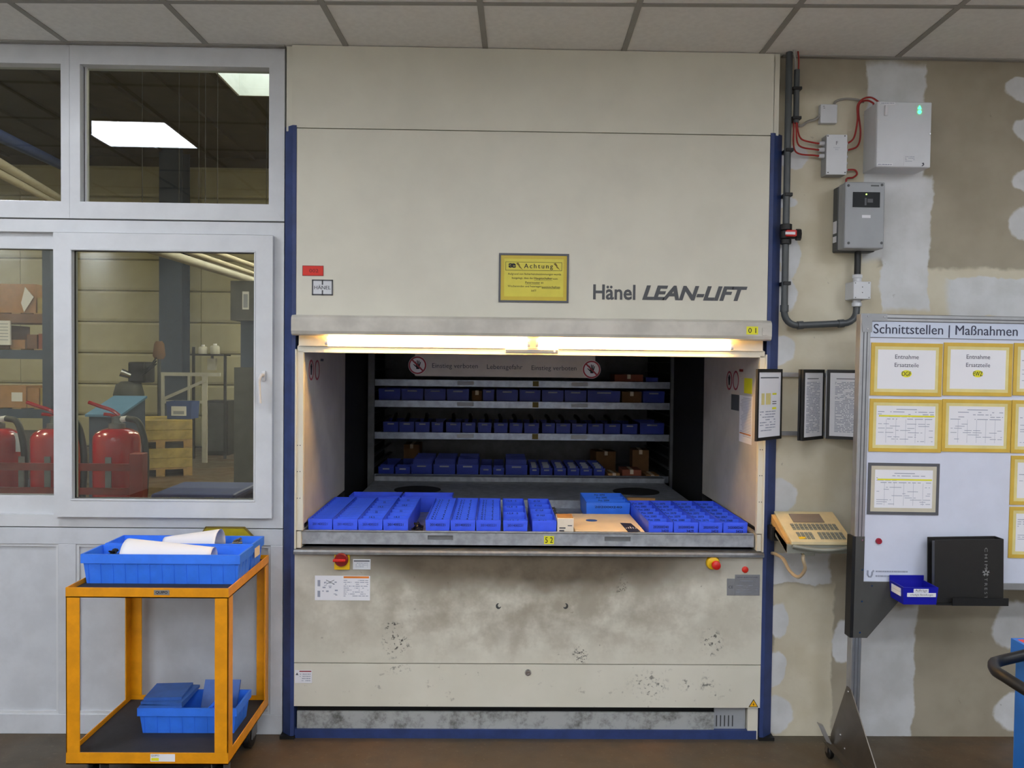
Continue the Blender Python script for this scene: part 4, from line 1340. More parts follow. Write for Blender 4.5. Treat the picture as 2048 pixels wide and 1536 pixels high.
for i, (a, b) in enumerate(RCx):
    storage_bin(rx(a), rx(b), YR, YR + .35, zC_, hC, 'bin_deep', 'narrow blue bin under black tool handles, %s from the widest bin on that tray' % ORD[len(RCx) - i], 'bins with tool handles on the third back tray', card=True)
    # tools lying in the bin
    r = random.Random(i)
    if i != 3:
        th = thing('hand_tool', 'black handled tool lying in the %s bin from the widest bin' % ORD[len(RCx) - i], 'tool', (rx((a + b) / 2), YR + .15, zC_ + hC - .02), 'tools in the third back tray')
        bm = B(); q = rx((a + b) / 2) + r.uniform(-.015, .015)
        tube(bm, spline([(q, YR + .06, zC_ + hC - .01), (q + .005, YR + .12, zC_ + hC + .02), (q - .004, YR + .26, zC_ + hC + .035)], 5), .014, 8); obj('grip', bm, 'black', th, smooth=True)
        bm = B(); bx(bm, q - .009, q + .011, YR + .24, YR + .30, zC_ + hC + .026, zC_ + hC + .044, .003); obj('metal_end', bm, 'steel', th)
storage_bin(rx(1280), rx(1328.5), YR, YR + .35, zC_, hC + .008, 'bin_deep', 'widest blue bin of the tool tray beside the steel upright', 'bins with tool handles on the third back tray', card=True)
RD = [(757, 788.5, 1), (791, 821, 1), (822.5, 865, 0), (867.2, 911.5, 0), (914, 958, 0), (960.5, 985, 1), (987, 1009.5, 1), (1011.8, 1056, 0), (1060, 1080, 2), (1082, 1106.5, 2), (1109, 1133.5, 2), (1136, 1160.3, 2), (1161.5, 1186, 2), (1188.3, 1211.5, 2)]
hD = PZ(1050, 930, YR) - zD_
for i, (a, b, kd) in enumerate(RD):
    lab = ['broad blue divided bin on the lowest back tray, %s from the cartons', 'narrow blue bin with dark contents on the lowest back tray, %s from the cartons', 'narrow dark blue bin with white slips on the lowest back tray, %s from the cartons'][kd] % ORD[len(RD) - i]
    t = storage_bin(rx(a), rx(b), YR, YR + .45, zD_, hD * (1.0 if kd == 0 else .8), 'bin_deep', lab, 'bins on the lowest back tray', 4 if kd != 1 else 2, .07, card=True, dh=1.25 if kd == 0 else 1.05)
    if kd != 1:
        w_ = (rx(b) - rx(a)) * .5
        for q in range(3):
            bm = B(); bx(bm, -w_ / 2, w_ / 2, -.162 + q * .09 - .0016, -.162 + q * .09, hD * .72, hD * .92); obj('paper_slip', bm, 'printl', t, local=True)
for i, (a, b, y0, hh, m, lab, rt) in enumerate([(1216, 1239, 0, .05, 'cardboard', 'small light brown carton next to the slip-marked bins', .1), (1246, 1284, 0, .075, 'carton_red', 'reddish brown carton in front of stacked boxes on the lowest tray', 0),
                                     (1294, 1320, 0, .04, 'cardboard', 'low light brown carton beside the steel upright on the lowest tray', 0), (1206, 1250, .48, .15, 'carton_dark', 'dark carton behind the small light brown carton', .15),
                                     (1278, 1312, .22, .19, 'carton_dark', 'tall dark carton at the back of the lowest tray', -.05)]):
    carton('brown_carton', rx(a), rx(b), YR + y0, YR + y0 + .18, zD_, zD_ + hh, m, lab, None, rt)
carton('brown_carton', rx(792), rx(826), YR + .47, YR + .69, zD_ + .0, zD_ + .19, 'carton_dark', 'dark brown carton behind the two narrow bins beside the upright')

# ================================================================== YELLOW TROLLEY
ZT = .815
fy = -.53
cx0, cx1 = PX(131, 1190, fy), PX(457, 1190, fy)
cyb = .005
zt1 = PZ(300, 1176, fy); zt0 = PZ(300, 1196, fy)
zb1 = PZ(300, 1506, fy); zb0 = PZ(300, 1529, fy)
ct = thing('table_trolley', 'yellow steel two shelf trolley with black rubber shelf mats', 'trolley', ((cx0 + cx1) / 2, (fy + cyb) / 2, 0))
def rim(z0, z1, nm):
    bm = B(); t_ = .004
    bx(bm, cx0, cx1, fy, fy + t_, z0, z1); bx(bm, cx0, cx1, cyb - t_, cyb, z0, z1)
    bx(bm, cx0, cx0 + t_, fy + t_, cyb - t_, z0, z1); bx(bm, cx1 - t_, cx1, fy + t_, cyb - t_, z0, z1)
    bx(bm, cx0, cx1, fy, fy + .03, z0, z0 + t_); bx(bm, cx0, cx1, cyb - .03, cyb, z0, z0 + t_)
    bx(bm, cx0, cx0 + .03, fy, cyb, z0, z0 + t_); bx(bm, cx1 - .03, cx1, fy, cyb, z0, z0 + t_)
    return obj(nm, bm, 'yellow_cart', ct)
rt_ = rim(zt0, zt1, 'shelf_rim'); rb_ = rim(zb0, zb1, 'shelf_rim')
ZS1, ZS0 = zt1 - .018, zb1 - .020
box('shelf_mat', cx0 + .004, cx1 - .004, fy + .004, cyb - .004, zt0 + .005, ZS1, 'mat_black', ct)
box('shelf_mat', cx0 + .004, cx1 - .004, fy + .004, cyb - .004, zb0 + .005, ZS0, 'mat_black', ct)
for (sx, sy) in ((0, 0), (1, 0), (0, 1), (1, 1)):
    bm = B(); lw, t_ = .052, .005
    x0 = cx0 if not sx else cx1 - lw
    xe = cx0 if not sx else cx1 - t_
    y0 = fy if not sy else cyb - t_
    ye = fy if not sy else cyb - lw
    bx(bm, x0, x0 + lw, y0, y0 + t_, zb1 - .001, zt0 + .001, .001); bx(bm, xe, xe + t_, ye, ye + lw, zb1 - .001, zt0 + .001, .001)
    obj('leg', bm, 'yellow_cart', ct)
    wxp = (cx0 + .075) if not sx else (cx1 - .06); wyp = (fy + .08) if not sy else (cyb - .1)
    bm = B(); bx(bm, wxp - .035, wxp + .035, wyp - .04, wyp + .04, zb0 - .008, zb0); 
    bx(bm, wxp - .026, wxp - .022, wyp - .02, wyp + .05, .05, zb0 - .006); bx(bm, wxp + .022, wxp + .026, wyp - .02, wyp + .05, .05, zb0 - .006)
    ca = obj('caster', bm, 'dull_steel', ct)
    bm = B(); lathe(bm, [(.046, -.018), (.052, -.012), (.052, .012), (.046, .018)], (wxp, wyp + .02, .052), 24, 'x'); obj('wheel', bm, 'black', ca, smooth=True)
a, b = pix(308, 1180, fy), pix(339, 1190, fy)
lb = box('maker_label', a.x, b.x, fy - .001, fy, b.z, a.z, 'alu', ct)
text('QUIPO', 'ink', lb, ((a.x + b.x) / 2, fy - .0016, (a.z + b.z) / 2), wd=.045, ht=.012, bold=.02)
a, b = pix(301, 1508, fy), pix(350, 1523, fy)
lb = box('load_label', a.x, b.x, fy - .001, fy, b.z, a.z, 'paper', ct)
text('QUIPO', 'ink', lb, (a.x + .018, fy - .0016, a.z - .006), wd=.03, ht=.008)
lines('yellow_field', 'yellow_label', lb, [(a.x + .003, a.x + .032, b.z + .003, b.z + .014)], fy - .001)

def ribbed_bin(x0, x1, y0, y1, z0, h_, m, label, group, ribs):
    c = Vector(((x0 + x1) / 2, (y0 + y1) / 2, z0))
    t = thing('storage_bin', label, 'bin', c, group)
    bm = B(); openbox(bm, x0, x1, y0, y1, z0, z0 + h_, .004, .012)
    # collar round the top, thicker than the walls
    e = .004; zc_ = z0 + h_ * .70
    for (p, q, r_, s_) in ((x0 - e, x1 + e, y0 - e, y0 + .001), (x0 - e, x1 + e, y1 - .001, y1 + e), (x0 - e, x0 + .001, y0, y1), (x1 - .001, x1 + e, y0, y1)):
        bx(bm, p, q, r_, s_, zc_, z0 + h_)
    for i in range(ribs):
        xx = x0 + .02 + (x1 - x0 - .04) * i / (ribs - 1)
        prism(bm, [(xx - .0022, y0 + .0095, z0 + .002), (xx - .0022, y0 + .0015, zc_), (xx - .0022, y0 + .005, zc_), (xx - .0022, y0 + .013, z0 + .002)], (.0044, 0, 0))
    for i in range(4):
        yy = y0 + .02 + (y1 - y0 - .04) * i / 3
        prism(bm, [(x1 - .0095, yy - .002, z0 + .022), (x1 - .0015, yy - .002, zc_), (x1 - .005, yy - .002, zc_), (x1 - .013, yy - .002, z0 + .022)], (0, .004, 0))
    obj('body', bm, m, t)
    return t
z9 = ZS1 + .0005
y1_ = -.42
bxa, bxb = max(PX(164, 1115, y1_), cx0 - .0052), min(PX(480, 1115, y1_), cx1 + .0052)
h1 = PZ(300, 1109, y1_) - z9
tb1 = ribbed_bin(bxa, bxb, y1_, -.257, z9, h1, 'bin_sky', 'long ribbed blue bin on the trolley top holding black parts and a curled sheet', 'bins on the trolley', 13)
y2_ = -.247
bxc, bxd = max(PX(213, 1088, y2_), cx0 - .0052), min(PX(525, 1080, -.1), cx1 + .0052)
tb2 = ribbed_bin(bxc, bxd, y2_, -.092, z9, h1 + .004, 'bin_sky', 'blue bin behind the ribbed one on the trolley, with a stained white label', 'bins on the trolley', 13)
box('stained_label', bxd + .0045, bxd + .0055, y2_ + .02, y2_ + .09, z9 + .06, z9 + .1, 'card_cream', tb2)
# curled sheets of paper
def curl(name, label, xa, xb, ya, yb, za, ra, rb_, s0, s1):
    bm = B(); NU, NV = 16, 12; rows = []
    for i in range(NU + 1):
        u = i / NU
        row = []
        for j in range(NV + 1):
            v = j / NV
            r_ = ra + (rb_ - ra) * u
            ang = R(s0 + (s1 - s0) * v)
            row.append(bm.verts.new((xa + (xb - xa) * u, ya + (yb - ya) * u - r_ * math.cos(ang), za + r_ * math.sin(ang))))
        rows.append(row)
    for i in range(NU):
        for j in range(NV):
            bm.faces.new((rows[i][j], rows[i + 1][j], rows[i + 1][j + 1], rows[i][j + 1]))
    o = obj(name, bm, 'paper', smooth=True, solid=.0006)
    return tag(o, label, 'paper')
zr = z9 + h1
yc_ = -.332
curl('paper_sheet', 'white sheet curled into a half tube lying in the ribbed bin', PX(256, 1100, yc_), PX(430, 1105, yc_), yc_ - .006, yc_ - .012, zr - .03, .0735, .042, -8, 192)
yc_ = -.17
curl('paper_sheet', 'white curled sheet rising out of the rear bin on the trolley', PX(330, 1080, yc_), PX(440, 1075, yc_), yc_, yc_, zr - .02, .035, .0695, -8, 192)
pile('loose_parts', 'black fittings in the end of the ribbed bin on the trolley', 'parts', PX(232, 1108, -.335), -.338, z9 + .013, .045, .045, h1 - .008, 160, 'black_parts', 11, .014)
pile('loose_parts', 'metal fittings in the rear bin on the trolley', 'parts', PX(470, 1092, -.17), -.17, z9 + .013, .06, .035, h1 - .004, 170, 'brass', 12, .013)
# yellow tray between bin and wall
yy0, yy1 = -.008, .002
ta, tb_, tc, td = PX(412, 1055, 0), PX(490, 1055, 0), PX(517, 1082, 0), PX(396, 1082, 0)
zt_, zm_ = PZ(450, 1053, 0), PZ(450, 1080, 0)
bm = B()
prism(bm, [(ta, -.009, zt_), (tb_, -.009, zt_), (tc, -.009, zm_), (tc, -.009, z9), (td, -.009, z9), (td, -.009, zm_)], (0, .003, 0))
e_ = .006
yt = thing('yellow_tray', 'worn yellow plastic tray upright between the rear bin and the wall', 'tray', ((ta + tb_) / 2, 0, z9))
obj('tray_back', bm, 'yellow_bin', yt)
bm = B()
path = [(td, zm_), (ta, zt_), (tb_, zt_), (tc, zm_)]
for p, q in zip(path, path[1:]):
    d_ = Vector((q[0] - p[0], 0, q[1] - p[1])).normalized(); n_ = Vector((-d_.z, 0, d_.x))
    a_, b_2 = Vector((p[0], -.011, p[1])), Vector((q[0], -.011, q[1]))
    prism(bm, [a_, b_2, b_2 - n_ * .006, a_ - n_ * .006], (0, .011, 0))
obj('rim', bm, 'olive_label', yt)
# lower bin full of lids
z9 = ZS0 + .0005
y3 = -.335
bxe, bxf = PX(277, 1440, y3), PX(472, 1440, y3)
h3 = PZ(330, 1416, y3) - z9
tb3 = ribbed_bin(bxe, bxf, y3, -.150, z9, h3, 'bin_sky', 'short ribbed blue bin on the lower trolley shelf heaped with lids', 'bins on the trolley', 8)
ym3 = (y3 - .150) / 2
def lid(label, x, y, z, sx, sy, rot, m, up=False):
    """flat bin lid; its skirt hangs below the plate, or stands above it when turned over"""
    t = thing('bin_lid', label, 'lid', (x, y, z), 'lids in the lower bin', rot=tuple(R(q) for q in rot))
    bm = B(); bx(bm, -sx / 2, sx / 2, -sy / 2, sy / 2, 0, .003); obj('plate', bm, m, t, local=True)
    z0_, z1_ = (.003, .011) if up else (-.008, .0)
    bm = B()
    for (p, q, r_, s_) in ((-sx / 2, sx / 2, -sy / 2, -sy / 2 + .003), (-sx / 2, sx / 2, sy / 2 - .003, sy / 2), (-sx / 2, -sx / 2 + .003, -sy / 2 + .003, sy / 2 - .003), (sx / 2 - .003, sx / 2, -sy / 2 + .003, sy / 2 - .003)):
        bx(bm, p, q, r_, s_, z0_, z1_)
    obj('skirt', bm, m, t, local=True)
    return t
zr3 = z9 + h3
# three flat ones lie across the bin rim
lid('lowest of three flat blue lids resting across the bin rim', bxe + .088, ym3, zr3 - .0005, .17, .186, (0, 0, 1), 'lid_blue', True)
lid('blue lid in the middle of the three flat ones on the bin rim', bxe + .092, ym3 + .004, zr3 + .0185, .168, .182, (0, 0, -2), 'lid_blue')
lid('topmost flat blue lid on the heap near the trolley leg', bxe + .082, ym3 + .008, zr3 + .0295, .15, .15, (0, 0, 4), 'lid_blue')
# leaning ones stand on the bin floor, parallel to each other
for q, (lab, m, ly) in enumerate((('blue plate leaning in the lower bin next to the flat lids', 'bin_sky', .088), ('bright blue plate leaning in the middle of three in the lower bin', 'bin_blue', .080), ('blue plate leaning in the lower bin nearest its end wall', 'lid_blue', .086))):
    L_ = (.165, .185, .16)[q]; a_ = R(48)
    xs_ = bxe + .198 + q * .0175
    lid(lab, xs_ + L_ / 2 * math.cos(a_), y3 + .062, z9 + .012 + L_ / 2 * math.sin(a_), L_, ly, (0, -48, 0), m)
# one stands behind them against the rear rim
a_ = R(62); L_ = .155
lid('blue plate propped against the rear rim of the lower bin', bxe + .275, y3 + .1195 + L_ / 2 * math.cos(a_), z9 + .012 + L_ / 2 * math.sin(a_), .15, L_, (62, 0, 0), 'lid_blue')
lid('lowest blue plate lying on the floor of the lower bin', bxe + .098, ym3, z9 + .0125, .15, .13, (0, 0, 0), 'bin_sky')

# ================================================================== THINGS ON THE PLASTER WALL
def wbox(xl, xf, xr, yt, yb, pm):
    """enclosure whose wall edge shows at px xl and whose front spans xf..xr"""
    X0 = PX(xl, pm, WR); yf = pix(xf, pm, x=X0).y
    return X0, PX(xr, pm, yf), yf, PZ((xf + xr) / 2, yb, yf), PZ((xf + xr) / 2, yt, yf)
# white control cabinet
X0, X1, yf, z0, z1 = wbox(1727, 1754, 1862, 204, 334, 270)
cab = thing('control_cabinet', 'square white control cabinet with green status lights on the patched wall', 'cabinet', ((X0 + X1) / 2, WR, z0))
box('cabinet_body', X0, X1, yf + .012, WR, z0, z1, 'white_box', cab, .002)
box('cabinet_door', X0 - .001, X1 + .001, yf, yf + .011, z0 - .001, z1 + .001, 'white_box', cab, .003)
for (px_, py_, tri) in ((1839, 215, 1), (1839, 224, 0)):
    c0 = pix(px_, py_, yf)
    bm = B()
    if tri: prism(bm, [(c0.x - .007, yf, c0.z - .006), (c0.x + .007, yf, c0.z - .006), (c0.x, yf, c0.z + .008)], (0, -.002, 0))
    else: lathe(bm, [(.0075, 0), (.0075, -.002)], (c0.x, yf, c0.z), 14, 'y')
    obj('status_light', bm, 'led_green', cab)
c0 = pix(1771, 222, yf); bm = B(); bx(bm, c0.x - .007, c0.x + .007, yf - .012, yf, c0.z - .022, c0.z + .024, .004, 2); obj('door_latch', bm, 'paper', cab)
for (a_, b_, c_, d_, sd) in ((1760, 204, 1790, 209, 1), (1754, 326, 1785, 332, 2)):
    p, q = pix(a_, b_, yf), pix(c_, d_, yf)
    lb = box('name_strip', p.x, q.x, yf - .001, yf, q.z, p.z, 'paper', cab)
    lines('printed_lines', 'printl', lb, form_lines(p.x + .004, q.x - .004, q.z + .002, p.z - .002, 1, sd, 1.0, .5), yf - .001)
p, q = pix(1808, 310, yf), pix(1849, 332, yf)
lb = box('maker_label', p.x, q.x, yf - .001, yf, q.z, p.z, 'white_box', cab)
lines('printed_lines', 'printl', lb, form_lines(p.x + .004, q.x - .045, q.z + .016, p.z - .004, 4, 3), yf - .001)
bm = B(); c0 = (q.x - .008, q.z + .006)
prism(bm, [(c0[0] - .006, yf - .0012, c0[1] + .006), (c0[0] + .004, yf - .0012, c0[1] + .008), (c0[0] + .006, yf - .0012, c0[1] - .002), (c0[0] - .002, yf - .0012, c0[1] - .008), (c0[0] - .006, yf - .0012, c0[1] - .006), (c0[0] + .001, yf - .0012, c0[1])], (0, -.0005, 0)); obj('emblem', bm, 'print', lb)
bm = B(); c0 = pix(1860, 268, yf); lathe(bm, [(.004, 0), (.003, -.003)], (c0.x, yf, c0.z), 10, 'y'); obj('screw', bm, 'chrome', cab)
# grey analyser box
X0, X1, yf, z0, z1 = wbox(1666, 1690, 1769, 364, 497, 430)
an = thing('analyser_box', 'grey wall box with a dark display window on a standing pipe', 'control box', ((X0 + X1) / 2, WR, z0))
ym = yf + (WR - yf) * .55
box('back_shell', X0 - .001, X1 - .004, ym + .004, WR, z0 - .004, z1 - .004, 'grey_side', an, .004)
box('mid_shell', X0, X1, yf + .02, ym + .004, z0, z1, 'grey_box', an, .006, 2)
box('front_cover', X0 - .001, X1 + .001, yf, yf + .022, z0, z1 + .001, 'grey_box', an, .006, 2)
p, q = pix(1706, 384, yf), pix(1759, 415, yf)
dw = box('display_window', p.x, q.x, yf - .003, yf + .001, q.z, p.z, 'gauge', an)
c0 = pix(1732, 389, yf); bm = B(); lathe(bm, [(.003, 0), (.003, -.002)], (c0.x, yf - .003, c0.z), 10, 'y'); obj('status_light', bm, 'led_greenish', dw)
p, q = pix(1729, 396, yf), pix(1745, 411, yf)
lines('display_print', 'frame_grey', dw, [(p.x, p.x + .008, q.z, p.z), (p.x + .012, q.x, q.z + .012, p.z - .004)], yf - .003)
p, q = pix(1724, 430, yf), pix(1741, 436, yf); box('name_strip', p.x, q.x, yf - .001, yf, q.z, p.z, 'paper', an)
p, q = pix(1742, 370, yf), pix(1758, 373, yf); box('maker_name', p.x, q.x, yf - .0008, yf, q.z, p.z, 'grey_side', an)
for (a_, b_) in ((1697, 371), (1764, 370), (1697, 486), (1763, 486)):
    c0 = pix(a_, b_, yf); bm = B(); lathe(bm, [(.006, 0), (.006, -.001), (.002, -.0015)], (c0.x, yf, c0.z), 12, 'y'); obj('screw', bm, 'grey_side', an)
for (a_, b_) in ((444, 468), (474, 486)):
    zz0, zz1 = PZ(1670, b_, WR - .02), PZ(1670, a_, WR - .02)
    box('side_label', X0 - .003, X0 - .001, ym + .012, WR - .01, zz0, zz1, 'paper', an)
# junction box in the pipe run
X0, X1, yf, z0, z1 = wbox(1690, 1707, 1742, 563, 598, 585)
jb = thing('junction_box', 'small white junction box in the pipe below the grey wall box', 'junction box', ((X0 + X1) / 2, WR, z0))
box('box_body', X0, X1, yf, WR, z0, z1, 'white_box', jb, .002)
for (a_, b_) in ((1711, 566), (1738, 566), (1711, 595), (1738, 595), (1725, 574), (1725, 585)):
    c0 = pix(a_, b_, yf); bm = B(); lathe(bm, [(.0025, 0), (.002, -.0008)], (c0.x, yf, c0.z), 8, 'y'); obj('screw', bm, 'darkgrey', jb)
jx, jy = (X0 + X1) / 2 - .004, (yf + WR) / 2
bm = B(); lathe(bm, [(.018, 0), (.018, .018), (.021, .02), (.021, .034), (.014, .036)], (jx, jy, z1), 18); obj('gland', bm, 'white_box', jb, smooth=True)
bm = B(); lathe(bm, [(.018, 0), (.018, -.012), (.021, -.014), (.021, -.03), (.014, -.032)], (jx, jy, z0), 18); obj('gland', bm, 'white_box', jb, smooth=True)
ja, jbz = z1 + .034, z0 - .028
# pipe run
PYc = WR - .05
PXO = PX(1556, 700, .035)          # outer edge of the machine's blue post
pr_ = .0150
pp = thing('conduit_pipe', 'dark grey plastic pipe running down beside the blue post and round to the junction box', 'pipe', (PX(1575, 650, PYc), PYc, PZ(1575, 655, PYc)))
xa = PX(1573, 400, PYc)
bm = B(); tube(bm, [(xa, PYc, CZ + .05), (xa, PYc, PZ(1573, 452, PYc))], pr_, 14); obj('upper_pipe', bm, 'pipe', pp, smooth=True)
zbend = PZ(1600, 651, PYc)
lo_ = [(xa, PYc, PZ(1573, 488, PYc)), (xa, PYc, zbend + .09)]
lo_ += [(xa + .06 * (1 - math.cos(R(a_))), PYc, zbend + .06 - .06 * math.sin(R(a_))) for a_ in range(0, 91, 15)]
jxw = jx
lo_ += [(jxw - .06 + .06 * math.sin(R(a_)), PYc + (jy - PYc) * a_ / 90, zbend + .012 + .06 - .06 * math.cos(R(a_))) for a_ in range(0, 91, 15)]
lo_ += [(jx, jy, jbz)]
bm = B(); tube(bm, lo_, pr_, 14); obj('lower_pipe', bm, 'pipe', pp, smooth=True)
bm = B(); tube(bm, [(jx, jy, ja), (jx, jy, PZ(1713, 494, jy))], pr_ - .001, 14); obj('stand_pipe', bm, 'hose', pp, smooth=True)
for (z_, ) in ((zbend + .06,), ):
    bm = B(); cyl(bm, (xa, PYc, z_), (xa, PYc, z_ + .03), .0185, n=16); obj('socket', bm, 'pipe', pp, smooth=True)
bm = B(); cyl(bm, (xa + .06, PYc, zbend), (xa + .085, PYc, zbend + .002), .0185, n=16); obj('socket', bm, 'pipe', pp, smooth=True)
bm = B(); cyl(bm, (jxw - .085, PYc, zbend + .01), (jxw - .06, PYc, zbend + .012), .0185, n=16); obj('socket', bm, 'pipe', pp, smooth=True)
for py_ in (301, 390, 567):
    zz = PZ(1573, py_, PYc)
    bm = B(); bx(bm, PXO - .0005, xa + .022, PYc - .018, WR, zz - .008, zz + .008, .002); obj('pipe_clip', bm, 'black', pp)
zv = PZ(1575, 470, PYc)
vv = thing('ball_valve', 'black ball valve with red handle in the dark grey pipe', 'valve', (xa, PYc, zv - .04))
bm = B(); lathe(bm, [(.020, -.042), (.024, -.04), (.024, -.022), (.02, -.02), (.026, -.016), (.028, 0), (.026, .016), (.02, .02), (.026, .022), (.026, .046), (.021, .048)], (xa, PYc, zv), 18); obj('valve_body', bm, 'black', vv, smooth=True)
bm = B(); cyl(bm, (xa, PYc, zv), (xa + .05, PYc - .01, zv + .002), .02, n=14); cyl(bm, (xa + .042, PYc - .009, zv), (xa + .062, PYc - .012, zv), .026, n=8); obj('side_nut', bm, 'black', vv)
bm = B(); bx(bm, xa - .012, xa + .034, PYc - .045, PYc - .026, zv - .012, zv + .016, .003); hh = obj('red_handle', bm, 'red_plastic', vv)
box('white_cap', xa - .018, xa + .024, PYc - .049, PYc - .044, zv - .005, zv + .006, 'paper', hh)
# short parallel conduit with cables
xb = PX(1593, 190, PYc)
sp = thing('cable_conduit', 'short dark conduit clipped beside the long pipe, red cables leaving its end', 'conduit', (xb, PYc, PZ(1593, 246, PYc)))
bm = B(); tube(bm, [(xb, PYc, PZ(1593, 140, PYc)), (xb, PYc, PZ(1593, 246, PYc))], .0125, 12); obj('conduit_tube', bm, 'pipe', sp, smooth=True)
for py_ in (178, 237):
    zz = PZ(1593, py_, PYc)
    bm = B(); bx(bm, xa + .0145, xb + .02, PYc - .016, WR, zz - .007, zz + .007, .002); obj('pipe_clip', bm, 'black', sp)
# small boxes
X0, X1, yf, z0, z1 = wbox(1636, 1641, 1675, 208, 246, 230)
sb_ = thing('sensor_box', 'small light grey box with two tiny marks on the cream wall', 'sensor', ((X0 + X1) / 2, WR, z0))
box('box_body', X0, X1, yf, WR, z0, z1, 'white_box', sb_, .004, 2)
p = pix(1646, 213, yf); lines('printed_marks', 'frame_grey', sb_, [(p.x, p.x + .008, p.z, p.z + .002), (p.x + .002, p.x + .01, p.z - .008, p.z - .006)], yf)
SBX0, SBX1, SBz0, SBz1 = X0, X1, z0, z1
X0, X1, yf, z0, z1 = wbox(1642, 1653, 1694, 269, 349, 310)
fb = thing('fuse_box', 'white box lettered F with cable glands on both sides', 'fuse box', ((X0 + X1) / 2, WR, z0))
box('box_body', X0, X1, yf + .006, WR, z0, z1, 'grey_box', fb, .002)
box('box_lid', X0, X1, yf, yf + .006, z0, z1, 'white_box', fb, .001)
xc = (X0 + X1) / 2
text('F', 'print', fb, (xc, yf - .0006, PZ(1672, 286, yf)), ht=.016)
text('Feuerwehr', 'printl', fb, (xc, yf - .0006, PZ(1672, 295, yf)), wd=.03)
text('BMZ', 'printl', fb, (xc, yf - .0006, PZ(1672, 299, yf)), wd=.014)
for (a_, b_) in ((1656, 272), (1690, 272), (1656, 345), (1690, 345)):
    c0 = pix(a_, b_, yf); bm = B(); lathe(bm, [(.003, 0), (.0025, -.001)], (c0.x, yf, c0.z), 8, 'y'); obj('screw', bm, 'darkgrey', fb)
gy = (yf + WR) / 2
GL = []
for py_ in (287, 300, 312):
    zz = PZ(1645, py_, gy); bm = B(); cyl(bm, (X0, gy, zz), (X0 - .022, gy, zz), .011, .009, 10); obj('gland', bm, 'white_box', fb, smooth=True); GL.append(Vector((X0 - .02, gy, zz)))
GR = []
for py_ in (288, 301, 314, 327, 340):
    zz = PZ(1697, py_, gy); bm = B(); cyl(bm, (X1, gy, zz), (X1 + .014, gy, zz), .009, .007, 10); obj('gland', bm, 'white_box', fb, smooth=True); GR.append(Vector((X1 + .012, gy, zz)))
def cable(label, pts, r_, m, group=None):
    bm = B(); tube(bm, spline(pts, 8), r_, 8)
    o = obj('cable', bm, m, smooth=True)
    return tag(o, label, 'cable', group)
zc_ = PZ(1593, 246, PYc)
for i, g in enumerate(GL):
    cable('red cable from the conduit into the %s gland of the lettered box' % ['top', 'middle', 'bottom'][i], [(xb + (.0065, 0, -.0065)[i], PYc + (.002, -.0065, .002)[i], zc_ + .03), (xb + (.009, .0, -.009)[i], PYc + (.002, -.0065, .002)[i], zc_ - .025), (xb + .034 - .013 * i, gy - .004 * (i == 1), g.z + .018), (g.x - .02, gy, g.z + .002), g + Vector((.004, 0, 0))], .0038, 'cable_red', None)
def W(px, py, y=None): return pix(px, py, WR - .02 if y is None else y)
cabT = PZ(1757, 204, pix(1754, 270, x=PX(1727, 290, WR)).y)
cable('outer red cable looping from the lettered box over the white cabinet top', [GR[0], W(1708, 275, .004), W(1715, 240, .004), W(1715, 212, .004), W(1726, 198, .0), W(1742, 195, -.012), W(1757, 204, -.03), W(1757, 207, -.03)], .004, 'cable_red')
cable('inner red cable rising from the lettered box to the white cabinet', [GR[1], W(1715, 292, .020), W(1721, 265, .020), W(1717, 225, .020), W(1720, 206, .020), W(1734, 201, .012), W(1746, 206, .004), W(1747, 210, .004)], .004, 'cable_red')
cable('short red cable curving under the lettered box to the analyser', [GR[4], W(1709, 340), W(1714, 348), W(1706, 355), W(1694, 357), W(1692, 366)], .0042, 'cable_red')
cable('grey cable from the conduit end into the small grey box', [(xb + .004, PYc + .014, zc_ + .004), W(1602, 252, WR - .010), W(1616, 243, WR - .012), W(1630, 239, WR - .016), (SBX0 + .003, WR - .02, (SBz0 + SBz1) / 2 - .005)], .0055, 'cable_grey')
cable('grey cable from the small grey box towards the white cabinet', [W(1668, 212, WR - .012), W(1672, 203, WR - .008), W(1688, 198, WR - .0075), W(1712, 199, WR - .0075), W(1728, 204, WR - .0075)], .0055, 'cable_grey')
cable('pale cable dropping from the ceiling into the short conduit', [(xb - .030, PYc - .026, CZ + .02), (xb - .018, PYc - .024, CZ - .03), (xb - .005, PYc, PZ(1593, 138, PYc)), (xb - .005, PYc, PZ(1593, 146, PYc))], .005, 'cable_grey')
cable('dark red cable beside the pale one below the ceiling', [(xb - .004, PYc - .014, CZ + .02), (xb + .002, PYc - .012, CZ - .03), (xb + .0065, PYc, PZ(1593, 138, PYc)), (xb + .0065, PYc, PZ(1593, 144, PYc))], .0035, 'cable_red')

